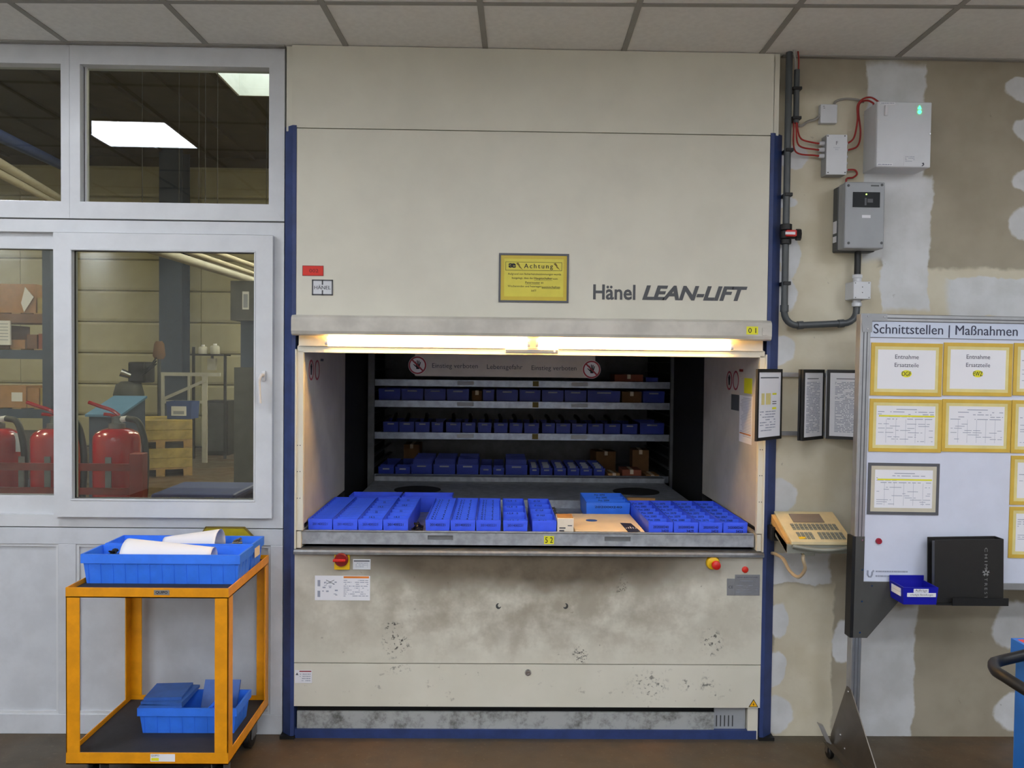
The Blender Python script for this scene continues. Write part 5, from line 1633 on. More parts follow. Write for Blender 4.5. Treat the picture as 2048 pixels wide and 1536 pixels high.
# ================================================================== FLIP PANELS BESIDE THE MACHINE
def flip_panel(name, label, pl, pr, ztop, zbot, kind):
    """framed document sleeve between two upright lines (x,y)"""
    a_, b_ = Vector((pl[0], pl[1], 0)), Vector((pr[0], pr[1], 0))
    d = b_ - a_; wd = d.length; ang = math.atan2(d.y, d.x)
    t = thing(name, label, 'document panel', (a_.x, a_.y, zbot), 'document panels beside the machine', ang)
    h_ = ztop - zbot; f = .014
    bm = B()
    for (p, q, r_, s_) in ((0, wd, 0, f), (0, wd, h_ - f, h_), (0, f, f, h_ - f), (wd - f * .7, wd, f, h_ - f)):
        bx(bm, p, q, -.005, .005, r_, s_)
    obj('frame', bm, 'black', t, local=True)
    sh_ = box('sheet', f, wd - f * .7, -.002, .002, f, h_ - f, 'paper', t, local=True)
    off = sh_.location
    def L(rects, m, nm='printed_lines'):
        bm = B()
        for (p, q, r_, s_) in rects:
            bx(bm, p, q, -.0028, -.002, r_, s_)
        obj(nm, bm, m, t, local=True)
    if kind == 0:
        L([(.03, wd - .03, h_ * .87, h_ * .885)], 'print', 'title_bar')
        L(form_lines(.03, wd * .75, h_ * .12, h_ * .42, 8, 21, .7), 'printl')
        L([(.04, wd * .3, h_ * .5, h_ * .66), (wd * .36, wd * .55, h_ * .5, h_ * .66)], 'gold_inner', 'tinted_field')
        L([(wd * .62, wd * .78, h_ * .635, h_ * .66)], 'yellow_label', 'highlight')
        L([(wd * .62, wd * .78, h_ * .43, h_ * .46)], 'yellow_label', 'highlight')
        L([(wd * .62, wd * .78, h_ * .535, h_ * .545), (wd * .62, wd * .78, h_ * .505, h_ * .515)], 'ink', 'dark_mark')
    else:
        L([(.04, wd - .05, h_ * .865, h_ * .875)], 'print', 'title_bar')
        L(form_lines(.035, wd - .035, h_ * .1, h_ * .83, 34, 30 + kind, .85, .45), 'printl')
    return t
hz1, hz0 = PZ(1535, 738, -.08), PZ(1535, 880, -.08)
p1r = (PX(1562, 808, .0) , .0); p1l = (PX(1512.5, 808, -.15), -.15)
flip_panel('document_panel', 'black framed sheet swung out in front of the blue post', p1l, p1r, hz1, hz0, 0)
p2l = (PX(1604, 808, -.11), -.11); p2m = (PX(1646, 808, .015), .015); p3m = (PX(1653, 808, .015), .015)
flip_panel('document_panel', 'black framed sheet angled to the wall, spine away from the whiteboard', p2l, p2m, hz1, hz0, 1)
p3r = (PX(1653, 808, .015) + .195, -.09)
flip_panel('document_panel', 'black framed sheet running behind the whiteboard post', p3m, p3r, hz1, hz0, 2)
p4l = (PX(1598, 808, -.095), -.095)
flip_panel('document_panel', 'closed black sleeve lying against the angled sheet next to it', p4l, (p2m[0] - .012, .022), hz1, hz0, 3)
br = thing('panel_bracket', 'grey wall rail carrying the black framed document panels', 'bracket', ((p1r[0] + p3m[0]) / 2, WR, PZ(1600, 752, WR)))
box('wall_rail', p1r[0] - .005, p3m[0] + .03, .024, WR, hz1 - .035, hz1 - .015, 'alu', br)
box('wall_rail', p1r[0] - .005, p3m[0] + .03, .024, WR, hz0 + .012, hz0 + .03, 'alu', br)
for x_ in (p1r[0] + .004, p2m[0], p3m[0]):
    bm = B(); cyl(bm, (x_, .02, hz0 + .004), (x_, .02, hz1 - .004), .004, n=8); obj('pivot_rod', bm, 'alu', br)

# ================================================================== CONTROL CONSOLE
ky0, ky1 = -.215, .005
kx0, kx1 = PX(1583, 1085, ky0), PX(1707, 1085, ky0)
kzf, kzb = PZ(1645, 1084, ky0), PZ(1600, 1023, ky1)
ko = thing('operator_console', 'beige sloping operator console with keypad and small screen beside the blue post', 'console', ((kx0 + kx1) / 2, -.1, kzf - .06))
th = .05
bm = B(); prism(bm, [(kx0, ky0, kzf), (kx0, ky1, kzb), (kx0, ky1, kzb - th), (kx0, ky0 + .02, kzf - .022), (kx0, ky0, kzf - .012)], (kx1 - kx0, 0, 0)); obj('console_top', bm, 'console', ko)
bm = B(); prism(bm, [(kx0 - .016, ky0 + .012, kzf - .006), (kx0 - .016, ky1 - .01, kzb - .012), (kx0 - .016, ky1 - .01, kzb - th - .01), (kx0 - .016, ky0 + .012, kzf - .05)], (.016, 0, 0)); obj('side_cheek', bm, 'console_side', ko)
bm = B(); prism(bm, [(kx1 + .010, ky0 + .012, kzf - .01), (kx1 + .010, ky1 - .01, kzb - .018), (kx1 + .010, ky1 - .01, kzb - th - .01), (kx1 + .010, ky0 + .012, kzf - .05)], (-.010, 0, 0)); obj('side_cheek', bm, 'console', ko)
bm = B(); prism(bm, [(kx0 - .016, ky0 + .012, kzf - .012), (kx0 - .016, ky1, kzb - th), (kx0 - .016, ky1, kzb - th - .03), (kx0 - .016, ky0 + .004, kzf - .05), (kx0 - .016, ky0 + .004, kzf - .016)], (kx1 - kx0 + .026, 0, 0)); obj('console_base', bm, 'console_grey', ko)
# curved hand rest at the front
bm = B()
pts = [(kx0 + .004 + (kx1 - kx0) * i / 12, ky0 - .004 - .016 * math.sin(math.pi * i / 12), kzf - .018 - .012 * math.sin(math.pi * i / 12)) for i in range(13)]
tube(bm, pts, .008, 8); obj('hand_rest', bm, 'console_grey', ko, smooth=True)
sl = (kzb - kzf) / (ky1 - ky0); nrm = Vector((0, -sl, 1)).normalized(); along = Vector((0, 1, sl)).normalized(); Ls = (Vector((0, ky1, kzb)) - Vector((0, ky0, kzf))).length
def kp(u, v, h_=0): return Vector((kx0 + (kx1 - kx0) * u, ky0, kzf)) + along * (Ls * v) + nrm * h_
def kplate(nm, u0, u1, v0, v1, h0, h1, m, par):
    bm = B(); prism(bm, [kp(u0, v0, h0), kp(u1, v0, h0), kp(u1, v1, h0), kp(u0, v1, h0)], nrm * (h1 - h0)); return obj(nm, bm, m, par)
scn = kplate('screen', .22, .74, .62, .90, .0005, .003, 'screen', ko)
kpd = kplate('keypad', .13, .93, .36, .58, .0003, .0012, 'console', ko)
for r_ in range(3):
    for c_ in range(11):
        kplate('key', .14 + c_ * .07, .14 + c_ * .07 + .052, .375 + r_ * .068, .375 + r_ * .068 + .05, .0012, .004, 'keys', kpd)
kp2 = kplate('keypad', .15, .43, .07, .31, .0003, .0012, 'console', ko)
for r_ in range(3):
    for c_ in range(4):
        if r_ == 0 and c_ == 0: continue
        kplate('key', .155 + c_ * .067, .155 + c_ * .067 + .05, .08 + r_ * .075, .08 + r_ * .075 + .056, .0012, .004, 'keys', kp2)
kplate('yellow_key', .155, .255, .08, .13, .0012, .005, 'sw_yellow', kp2)
kp3 = kplate('keypad', .50, .93, .07, .31, .0003, .0012, 'console', ko)
for r_ in range(3):
    for c_ in range(6):
        kplate('key', .505 + c_ * .07, .505 + c_ * .07 + .052, .08 + r_ * .075, .08 + r_ * .075 + .056, .0012, .004, 'keys', kp3)
bm = B(); bx(bm, kx0 + .06, kx0 + .11, ky0 + .02, ky0 + .06, kzf - .066, kzf - .045, .004, 2); obj('cable_socket', bm, 'console_grey', ko)
# arm to the machine post
bm = B(); bx(bm, PX(1548, 1060, .0) - .02, kx0 + .12, -.06, -.02, kzb - th - .055, kzb - th - .025); bx(bm, PX(1548, 1060, .0) - .03, PX(1548, 1060, .0) + .01, -.06, .04, kzb - th - .07, kzb - th - .01)
obj('support_arm', bm, 'black', ko)
cable('beige cable hanging in a loop below the operator console', [(PX(1544, 1108, .02), .04, PZ(1544, 1108, .02)), (PX(1552, 1108, -.03), -.02, PZ(1552, 1108, -.02)), (PX(1566, 1118, -.06), -.06, PZ(1566, 1118, -.06)), (PX(1580, 1142, -.1), -.1, PZ(1580, 1142, -.1)),
      (PX(1597, 1154, -.14), -.14, PZ(1597, 1154, -.14)), (PX(1610, 1138, -.18), -.18, PZ(1610, 1138, -.18)), (PX(1606, 1118, -.2), -.2, PZ(1606, 1118, -.2)), (kx0 + .07, ky0 + .04, kzf - .056)], .0075, 'cable_beige')

# ================================================================== MOBILE WHITEBOARD
YW = -.30
vt, vb = pix(1734, 640, YW), pix(1707, 1300, YW)
phi_v = math.atan2(vt.x - vb.x, vt.z - vb.z)
ha, hb_ = pix(1740, 631, YW), pix(2040, 633, YW)
phi_h = math.atan2(ha.z - hb_.z, hb_.x - ha.x)
PHI = phi_v * .5 + phi_h * .5
base = Vector((vb.x - .012 - math.tan(PHI) * vb.z, YW, 0))
wb = thing('whiteboard', 'mobile whiteboard headed Schnittstellen Maßnahmen on an aluminium frame with feet', 'whiteboard', base, rot=(0, PHI, 0))
RI = Matrix.Rotation(-PHI, 3, 'Y')
def bl(px, py, y=YW):
    return RI @ (pix(px, py, y) - base)
def lbox(nm, x0, x1, y0, y1, z0, z1, m, par, bev=0.0):
    """box in whiteboard coordinates (y measured from the board face)"""
    bm = B(); bx(bm, x0, x1, y0, y1, z0, z1, bev); o = obj(nm, bm, m, par, local=True)
    q = par
    while q is not wb:
        o.location = o.location - q.location; q = q.parent
    return o
pw = .042
wz1 = bl(1850, 630).z; wzb = bl(1790, 1163).z; BW = 1.52
for x_ in (0.0, BW - pw):
    lbox('post', x_, x_ + pw, -.008, .036, .10, wz1, 'alu', wb, .003)
    for g in (.012, .026):
        lbox('post_groove', x_ + g, x_ + g + .004, -.0085, -.0075, .12, wz1 - .06, 'frame_grey', wb)
lbox('top_rail', pw, BW - pw, -.008, .03, wz1 - .03, wz1, 'alu', wb, .003)
lbox('rail_groove', pw, BW - pw, -.009, -.0075, wz1 - .018, wz1 - .014, 'frame_grey', wb)
lbox('bottom_rail', pw, BW - pw, -.004, .03, wzb - .03, wzb, 'alu', wb, .003)
lbox('board_sheet', pw - .004, BW - pw + .004, -.002, .02, wzb, wz1 - .03, 'board', wb)
hdz = bl(1850, 676).z
hd_ = lbox('header_strip', pw, BW - pw, -.004, -.002, hdz, wz1 - .031, 'header', wb)
p, q = bl(1746, 663), bl(2034, 663)
tx = text('Schnittstellen | Maßnahmen', 'navy_text', wb, ((p.x + q.x) / 2, -.0048, bl(1890, 663).z), wd=q.x - p.x, ht=.052, fat=.007, local=True)
lbox('header_line', pw, BW - pw, -.0045, -.0035, hdz - .002, hdz, 'frame_grey', wb)
# corner plate with screws
bm = B(); prism(bm, [(-.001, -.009, wz1 + .001), (.108, -.009, wz1 + .001), (.108, -.009, wz1 - .029), (.046, -.009, wz1 - .029), (.046, -.009, wz1 - .075), (.008, -.009, wz1 - .075)], (0, -.002, 0)); cp = obj('corner_plate', bm, 'grey_box', wb, local=True)
for (a_, b_) in ((.028, .010), (.095, .012), (.027, .062)):
    bm = B(); lathe(bm, [(.004, 0), (.003, -.003)], (a_, -.011, wz1 - b_), 10, 'y'); s_ = obj('screw', bm, 'chrome', wb, local=True)
# lower gusset plate
g1, g0 = bl(1720, 1072).z, bl(1720, 1274).z
bm = B(); prism(bm, [(.004, -.0105, g1), (pw - .001, -.0105, g1), (pw - .001, -.0105, wzb), (.19, -.0105, wzb), (.21, -.0105, wzb - .055), (.062, -.0105, g0), (.004, -.0105, g0)], (0, .003, 0)); obj('gusset', bm, 'bracket', wb, local=True)
lbox('gusset_fold', -.010, .006, -.01, .04, g0, g1, 'black', wb)
for (a_, b_) in ((1722, 1079), (1722, 1138), (1721, 1201), (1717, 1263), (1741, 1170)):
    c0 = bl(a_, b_); bm = B(); lathe(bm, [(.0045, 0), (.0035, -.003)], (c0.x, -.0105, c0.z), 10, 'y'); obj('screw', bm, 'chrome', wb, local=True)
# feet: sheet metal triangles front to back, with castors
for x_ in (-.004, BW - .0):
    zt_ = bl(1697, 1376).z
    pr0 = pix(1663, 1468, x=base.x); RY, RZ = pr0.y - YW, pr0.z
    bm = B(); prism(bm, [(x_, .02, zt_), (x_, RY, RZ), (x_, RY, .06), (x_, -.34, .06), (x_, -.34, .075), (x_, -.02, zt_)], (.004, 0, 0)); ft = obj('foot', bm, 'foot_metal', wb, local=True)
    bm = B(); bx(bm, x_ - .03, x_ + .034, -.34, RY, .06, .064); obj('foot_flange', bm, 'foot_metal', wb, local=True)
    for y_ in (RY - .02, -.31):
        bm = B(); lathe(bm, [(.024, -.011), (.028, -.007), (.028, .007), (.024, .011)], (x_ - .012, y_, .028), 18, 'x'); cs = obj('castor_wheel', bm, 'black', wb, smooth=True, local=True)
        bm = B(); bx(bm, x_ - .028, x_ + .004, y_ - .016, y_ + .016, .05, .062); bx(bm, x_ - .027, x_ - .024, y_ - .012, y_ + .012, .024, .052); bx(bm, x_, x_ + .003, y_ - .012, y_ + .012, .024, .052); obj('castor_fork', bm, 'chrome', wb, local=True)
    bm = B(); prism(bm, [(x_ - .03, RY - .03, .075), (x_ - .005, RY - .03, .06), (x_ - .03, RY, .125), (x_ - .055, RY, .135)], (.004, .03, 0)); obj('brake_lever', bm, 'alu', wb, local=True)
    for (y_, z_) in ((-.0, zt_ - .015), (.06, .14), (.02, .10)):
        bm = B(); lathe(bm, [(.005, 0), (.004, -.003)], (x_ - .0005, y_, z_), 10, 'x'); obj('bolt', bm, 'chrome', wb, local=True)
# maker mark at the lower edge
c0 = bl(1740, 1147); bm = B()
pts = [(c0.x - .011, c0.z + .014), (c0.x - .011, c0.z - .003), (c0.x - .006, c0.z - .012), (c0.x + .002, c0.z - .013), (c0.x + .007, c0.z - .004), (c0.x + .007, c0.z + .006), (c0.x + .014, c0.z + .014)]
tube(bm, [(a_, -.0035, b_) for a_, b_ in pts], .0035, 6); obj('maker_mark', bm, 'printl', wb, local=True)
p, q = bl(1751, 1140), bl(1833, 1154)
bm = B()
for (r0, r1, w_) in ((p.z - .008, p.z - .002, .76), (q.z, q.z + .006, 1.0)):
    r = random.Random(int(w_ * 100)); x = p.x
    while x < p.x + (q.x - p.x) * w_:
        s_ = r.uniform(.004, .016); bx(bm, x, x + s_, -.0034, -.002, r0, r1); x += s_ + .002
obj('maker_lines', bm, 'printl', wb, local=True)

# framed papers magnet-hung on the board
def board_paper(px0, py0, px1, py1, label, outer, inner, kind, seed):
    a_, b_ = bl(px0, py0), bl(px1, py1)
    W_, H_ = b_.x - a_.x, a_.z - b_.z
    c = base + Matrix.Rotation(PHI, 3, 'Y') @ Vector(((a_.x + b_.x) / 2, -.0045, b_.z))
    t = thing('framed_paper', label, 'framed paper', c, 'framed papers on the whiteboard', rot=(0, PHI, 0))
    f1 = .012 if outer == 'frame_grey' else .015
    f2 = .028
    bm = B()
    for (p, q, r_, s_) in ((-W_ / 2, W_ / 2, 0, f1), (-W_ / 2, W_ / 2, H_ - f1, H_), (-W_ / 2, -W_ / 2 + f1, f1, H_ - f1), (W_ / 2 - f1, W_ / 2, f1, H_ - f1)):
        bx(bm, p, q, -.002, .0025, r_, s_)
    obj('frame', bm, outer, t, local=True)
    bm = B(); bx(bm, -W_ / 2 + f1, W_ / 2 - f1, -.001, .0025, f1, H_ - f1); obj('mount', bm, inner, t, local=True)
    bm = B(); bx(bm, -W_ / 2 + f2, W_ / 2 - f2, -.0016, -.001, f2, H_ - f2, 0); obj('sheet', bm, 'paper', t, local=True)
    ys_ = -.0017
    if kind in ('DGF', 'EWZ'):
        text('Entnahme', 'navy_text', t, (.0, ys_ - .0004, H_ * .74), wd=.098, local=True)
        text('Ersatzteile', 'navy_text', t, (.0, ys_ - .0004, H_ * .585), wd=.1, local=True)
        bm = B(); lathe(bm, [(1, 0), (1, -.0003)], (0, 0, 0), 20, 'y')
        for v in bm.verts: v.co = Vector((v.co.x * .022, ys_ + v.co.y, H_ * .42 + v.co.z * .015))
        obj('highlight', bm, 'yellow_label', t, local=True)
        text(kind, 'ink', t, (.0, ys_ - .0008, H_ * .42), wd=.038, ht=.018, local=True, fat=.006)
    else:
        L_ = form_lines(-W_ / 2 + f2 + .008, W_ / 2 - f2 - .008, f2 + .012, H_ * .55, 9, seed, .32, .25)
        L_ += [(-.04, .045, H_ - f2 - .016, H_ - f2 - .013)] + form_lines(-W_ / 2 + f2 + .006, W_ / 2 - f2 - .006, H_ * .6, H_ - f2 - .02, 4, seed + 5, .55, .3)
        bm = B()
        for (p, q, r_, s_) in L_: bx(bm, p, q, ys_ - .0004, ys_, r_, s_)
        for i in range(1, 6):
            xx = -W_ / 2 + f2 + (W_ - 2 * f2) * i / 6
            bx(bm, xx, xx + .0008, ys_ - .0003, ys_, f2 + .01, H_ * .62)
        obj('printed_lines', bm, 'printl', t, local=True)
        if kind == 'y':
            bm = B(); bx(bm, -W_ / 2 + f2 + .01, W_ / 2 - f2 - .003, ys_ - .0006, ys_ - .0004, H_ * .665, H_ * .695); obj('highlight', bm, 'yellow_label', t, local=True)
    return t
board_paper(1742, 685, 1881, 793, 'gold framed sheet reading Entnahme Ersatzteile DGF', 'gold_frame', 'gold_inner', 'DGF', 1)
board_paper(1887, 685, 2021, 793, 'gold framed sheet reading Entnahme Ersatzteile EWZ', 'gold_frame', 'gold_inner', 'EWZ', 2)
board_paper(2027, 686, 2163, 793, 'gold framed sheet next to the EWZ sheet', 'gold_frame', 'gold_inner', 't', 3)
board_paper(1739, 797, 1880, 905, 'gold framed table sheet with a yellow row below the DGF sheet', 'gold_frame', 'gold_inner', 'y', 4)
board_paper(1884, 798, 2018, 905, 'gold framed table sheet without highlight below the EWZ sheet', 'gold_frame', 'gold_inner', 't', 6)
board_paper(2023, 800, 2160, 908, 'gold framed sheet in the outer column, under the sheet next to EWZ', 'gold_frame', 'gold_inner', 't', 7)
board_paper(1736, 925, 1875, 1030, 'grey framed table sheet with a yellow row', 'frame_grey', 'taupe_inner', 'y', 8)
board_paper(2021, 911, 2158, 1011, 'gold framed sheet third in the outer column', 'gold_frame', 'gold_inner', 't', 9)
board_paper(2018, 1013, 2156, 1117, 'gold framed sheet lowest in the outer column beside the black binder', 'gold_frame', 'gold_inner', 't', 10)
c0 = pix(1757, 1082, YW - .003)
mg = B(); lathe(mg, [(.0125, 0), (.013, -.004), (.011, -.010)], (c0.x, YW - .002, c0.z), 20, 'y')
tag(obj('magnet', mg, 'magnet', smooth=True), 'round dark red magnet on the whiteboard', 'magnet')
# royal blue pen tray below the board
ty0, ty1 = -.425, -.3106
tx0, tx1 = PX(1806, 1195, ty0), PX(1876.5, 1195, ty0)
tz1_, tz0_ = PZ(1843, 1175, ty0), PZ(1843, 1210, ty0)
pt = thing('pen_tray', 'royal blue open tray with white labels hung below the whiteboard', 'tray', ((tx0 + tx1) / 2, (ty0 + ty1) / 2, tz0_))
bm = B(); openbox(bm, tx0, tx1, ty0, ty1, tz0_, tz1_, .004, .005); bx(bm, tx0, tx1, ty1 - .004, ty1, tz1_, tz1_ + .02); obj('tray_body', bm, 'tray_blue', pt)
for (u0, u1, v0, v1, s_) in ((.30, .72, .70, .92, 'Aufträge'), (.12, .93, .46, .68, 'erledigte Bestellungen')):
    W_, H_ = tx1 - tx0, tz1_ - tz0_
    lb = box('label_strip', tx0 + W_ * u0, tx0 + W_ * u1, ty0 - .0008, ty0 + .0022, tz0_ + H_ * v0, tz0_ + H_ * v1, 'paper', pt)
    text(s_, 'print', lb, (tx0 + W_ * (u0 + u1) / 2, ty0 - .0012, tz0_ + H_ * (v0 + v1) / 2), wd=W_ * (u1 - u0) * .8)
for (v0, v1) in ((.66, .86), (.42, .64)):
    H_ = tz1_ - tz0_
    box('side_label', tx0 - .001, tx0 + .002, ty0 + .02, ty1 - .02, tz0_ + H_ * v0, tz0_ + H_ * v1, 'paper', pt)
# hooks that carry the tray
bm = B(); bx(bm, tx0 + .02, tx1 - .02, ty1 - .001, YW + .002, tz1_ - .03, tz1_ + .018); obj('hanger', bm, 'alu', pt)
# black binder on a black ledge
by0, by1 = -.385, -.325
bx0, bx1 = PX(1871, 1140, by0), PX(2009, 1140, by0)
bz1, bz0 = PZ(1940, 1079, by0), PZ(1940, 1205, by0)
bd = thing('ring_binder', 'black ring binder with a silver vertical imprint leaning on the whiteboard', 'binder', ((bx0 + bx1) / 2, (by0 + by1) / 2, bz0), rot=(0, R(-1.2), 0))
W_, H_ = bx1 - bx0, bz1 - bz0
bm = B(); bx(bm, -W_ / 2, W_ / 2, -.03, -.026, 0, H_, .0015); obj('front_cover', bm, 'binder', bd, local=True)
bm = B(); bx(bm, -W_ / 2, W_ / 2, .026, .03, 0, H_, .0015); obj('back_cover', bm, 'binder', bd, local=True)
bm = B(); bx(bm, W_ / 2 - .004, W_ / 2, -.026, .026, 0, H_, .001); obj('spine', bm, 'binder', bd, local=True)
bm = B(); bx(bm, -W_ / 2 + .012, W_ / 2 - .02, -.014, .014, .006, H_ - .012); obj('pages', bm, 'frame_grey', bd, local=True)
text('CHIM', 'silver_print', bd, (W_ * .24, -.0306, H_ * .70), wd=.085, ht=.012, u=(0, 0, -1), v=(1, 0, 0), space=1.5, local=True)
text('TREST', 'silver_print', bd, (W_ * .24, -.0306, H_ * .22), wd=.085, ht=.012, u=(0, 0, -1), v=(1, 0, 0), space=1.5, local=True)
bm = B()
for i in range(5):
    a_ = 2 * math.pi * i / 5 + .3
    c_, s_ = math.cos(a_), math.sin(a_)
    prism(bm, [(W_ * .24 + q * c_ - r_ * s_, -.0304, H_ * .47 + q * s_ + r_ * c_) for q, r_ in ((0, -.003), (.016, -.004), (.012, 0), (.016, .004), (0, .003))], (0, -.0004, 0))
obj('emblem', bm, 'silver_print', bd, local=True)
ld = thing('binder_ledge', 'black ledge holding the ring binder below the whiteboard', 'ledge', ((bx0 + bx1) / 2, -.36, bz0 - .006))
lx0 = PX(1874, 1205, -.40)
box('ledge_plate', lx0, bx1 + .006, -.40, YW - .0105, bz0 - .008, bz0 - .001, 'black', ld)
box('ledge_lip', PX(1904, 1203, -.40), bx1 + .008, -.404, -.40, bz0 - .008, PZ(1960, 1196, -.40), 'black', ld)
box('ledge_back', lx0, bx1 + .006, YW - .012, YW - .008, bz0 - .008, bz0 + .05, 'black', ld)

# ================================================================== BLUE TROLLEY AT THE RIGHT EDGE
qy = -1.45
qx0 = PX(2018, 1420, qy + .43); qz1 = PZ(2030, 1276, qy + .43)
bt = thing('tool_trolley', 'blue steel trolley with a red top mat and black push handle', 'trolley', (qx0 + .3, qy + .2, 0))
box('trolley_body', qx0 + .006, qx0 + .6, qy + .01, qy + .42, .12, qz1 - .05, 'trolley_blue', bt, .01, 2)
bm = B(); openbox(bm, qx0, qx0 + .606, qy, qy + .43, qz1 - .055, qz1, .012, .0); obj('top_tray', bm, 'trolley_blue', bt)
box('top_mat', qx0 + .012, qx0 + .594, qy + .012, qy + .418, qz1 - .043, qz1 - .0005, 'red_mat', bt)
for i in range(3):
    dz0 = .16 + i * .2
    dr = box('drawer', qx0 + .04, qx0 + .566, qy - .002, qy + .012, dz0, dz0 + .18, 'trolley_blue', bt, .004)
for (x_, y_) in ((qx0 + .07, qy + .07), (qx0 + .53, qy + .07), (qx0 + .07, qy + .36), (qx0 + .53, qy + .36)):
    bm = B(); lathe(bm, [(.05, -.015), (.058, -.01), (.058, .01), (.05, .015)], (x_, y_, .058), 20, 'x'); cs = obj('caster', bm, 'black', bt, smooth=True)
    box('caster_fork', x_ - .022, x_ + .022, y_ - .03, y_ + .03, .1, .122, 'steel', bt)
yh = qy + .30
hpts = [Vector((qx0 + .012, yh + .06, PZ(2010, 1322, yh))), pix(2000, 1322, yh + .04), pix(1988, 1328, yh), pix(1992, 1342, yh - .06), pix(2010, 1354, yh - .11), pix(2048, 1378, yh - .17), pix(2075, 1393, yh - .2)]
bm = B(); tube(bm, spline(hpts, 6), .017, 12); tube(bm, [hpts[-1], hpts[-1] + Vector((.03, -.0, -.005)), Vector((qx0 + .16, qy + .02, hpts[-1].z - .03))], .017, 12); obj('push_handle', bm, 'black', bt, smooth=True)

# ================================================================== THINGS IN THE HALL BEHIND THE GLASS
# high-bay lamps added out of view to light the hall
for n_, (x_, y_) in enumerate(((-8.5, 1.4), (-5.0, 1.4), (-1.2, 5.0), (-1.2, 8.0), (-1.2, 10.8), (2.6, 6.5), (-9.6, 8.5))):
    zL = 5.0
    t = thing('added_hall_lamp', 'unseen long lamp added under the hall roof', 'lamp', (x_, y_, zL), 'lamps added in the hall')
    bm = B(); prism(bm, [(x_ - .22, y_ - .75, zL), (x_ + .22, y_ - .75, zL), (x_ + .12, y_ - .75, zL + .12), (x_ - .12, y_ - .75, zL + .12)], (0, 1.5, 0)); obj('housing', bm, 'white_box', t)
    box('diffuser', x_ - .2, x_ + .2, y_ - .73, y_ + .73, zL - .012, zL - .001, 'added_lamp_face', t)
    for q in (-.5, .5):
        bm = B(); cyl(bm, (x_, y_ + q, zL + .12), (x_, y_ + q, HZ), .004, n=5); obj('hanger', bm, 'shaft', t)

# fire extinguishers on a red rack
ey = 1.63
plz = .62
for i, (px_, lab) in enumerate(((234, 'red fire extinguisher beside the rack end post'), (111, 'red fire extinguisher half hidden by the window stile'), (-7, 'red fire extinguisher with a white tag on its neck'))):
    zs = PZ(px_, 862, ey); x_ = PX(px_, 900, ey); r_ = .143
    t = thing('fire_extinguisher', lab, 'fire extinguisher', (x_, ey, plz), 'fire extinguishers on the red rack')
    bm = B(); lathe(bm, [(r_ * .8, 0), (r_, .03), (r_, zs - plz - .055), (r_ * .97, zs - plz - .03), (r_ * .86, zs - plz - .008), (r_ * .6, zs - plz + .012), (r_ * .35, zs - plz + .02)], (x_, ey, plz), 32); cyl_ = obj('cylinder', bm, 'ext_red', t, smooth=True)
    bm = B(); lathe(bm, [(.05, 0), (.05, .03), (.032, .034), (.032, .075), (.02, .08)], (x_, ey, zs + .018), 18); obj('valve', bm, 'dull_steel', t, smooth=True)
    bm = B(); tube(bm, spline([(x_ + .015, ey, zs + .1), (x_ - .03, ey - .01, zs + .135), (x_ - .1, ey - .02, zs + .16), (x_ - .17, ey - .02, zs + .185)], 5), .012, 8); obj('lever', bm, 'ext_red', t, smooth=True)
    bm = B(); tube(bm, [(x_ + .01, ey, zs + .085), (x_ - .03, ey - .02, zs + .105), (x_ - .07, ey - .03, zs + .11)], .011, 8); obj('carry_grip', bm, 'ext_red', t, smooth=True)
    bm = B(); cyl(bm, (x_ + .03, ey, zs + .075), (x_ + .075, ey - .01, zs + .085), .02, .018, 12); obj('hose_collar', bm, 'paper', t)
    hp_ = [(x_ + .07, ey - .01, zs + .083), (x_ + .15, ey - .03, zs + .06), (x_ + .198, ey - .05, zs - .06), (x_ + .208, ey - .05, zs - .2), (x_ + .202, ey - .05, zs - .36), (x_ + .19, ey - .05, zs - .5)]
    bm = B(); tube(bm, spline(hp_, 6), .020, 10); obj('hose', bm, 'hose', t, smooth=True)
    if i == 2:
        tg = PX(36, 875, ey - .02); box('inspection_tag', tg - .02, tg + .02, ey - .03, ey - .028, zs - .13, zs - .01, 'paper', t)
ry = ey - .24
rk = thing('extinguisher_rack', 'red painted steel rack holding fire extinguishers behind the window', 'rack', (PX(110, 930, ry), ey, 0))
xp = PX(277, 950, ry)
xl_ = PX(-220, 950, ry)
for (x_, y_) in ((xp, ry), (xl_, ry), (xp, ry + .5), (xl_, ry + .5)):
    zt_ = PZ(277, 906, ry) if y_ == ry else plz - .04
    box('post', x_ - .04, x_ + .04, y_ - .04, y_ + .04, 0, zt_, 'rack_red', rk, .004)
zr1 = PZ(150, 934, ry); zr2 = PZ(150, 982, ry)
box('rail', xl_ + .04, xp - .04, ry - .012, ry + .012, zr1 - .022, zr1 + .022, 'rack_red', rk)
box('rail', xl_ + .04, xp - .04, ry - .012, ry + .012, zr2 - .02, zr2 + .02, 'rack_red', rk)
box('platform', xl_ - .04, xp + .02, ry - .04, ry + .54, plz - .04, plz, 'rack_red', rk)
for px_ in (214, 92, 40):
    x_ = PX(px_, 950, ry); box('strap', x_ - .018, x_ + .018, ry + .012, ry + .02, zr2 - .02, zr1 + .06, 'dull_steel', rk)

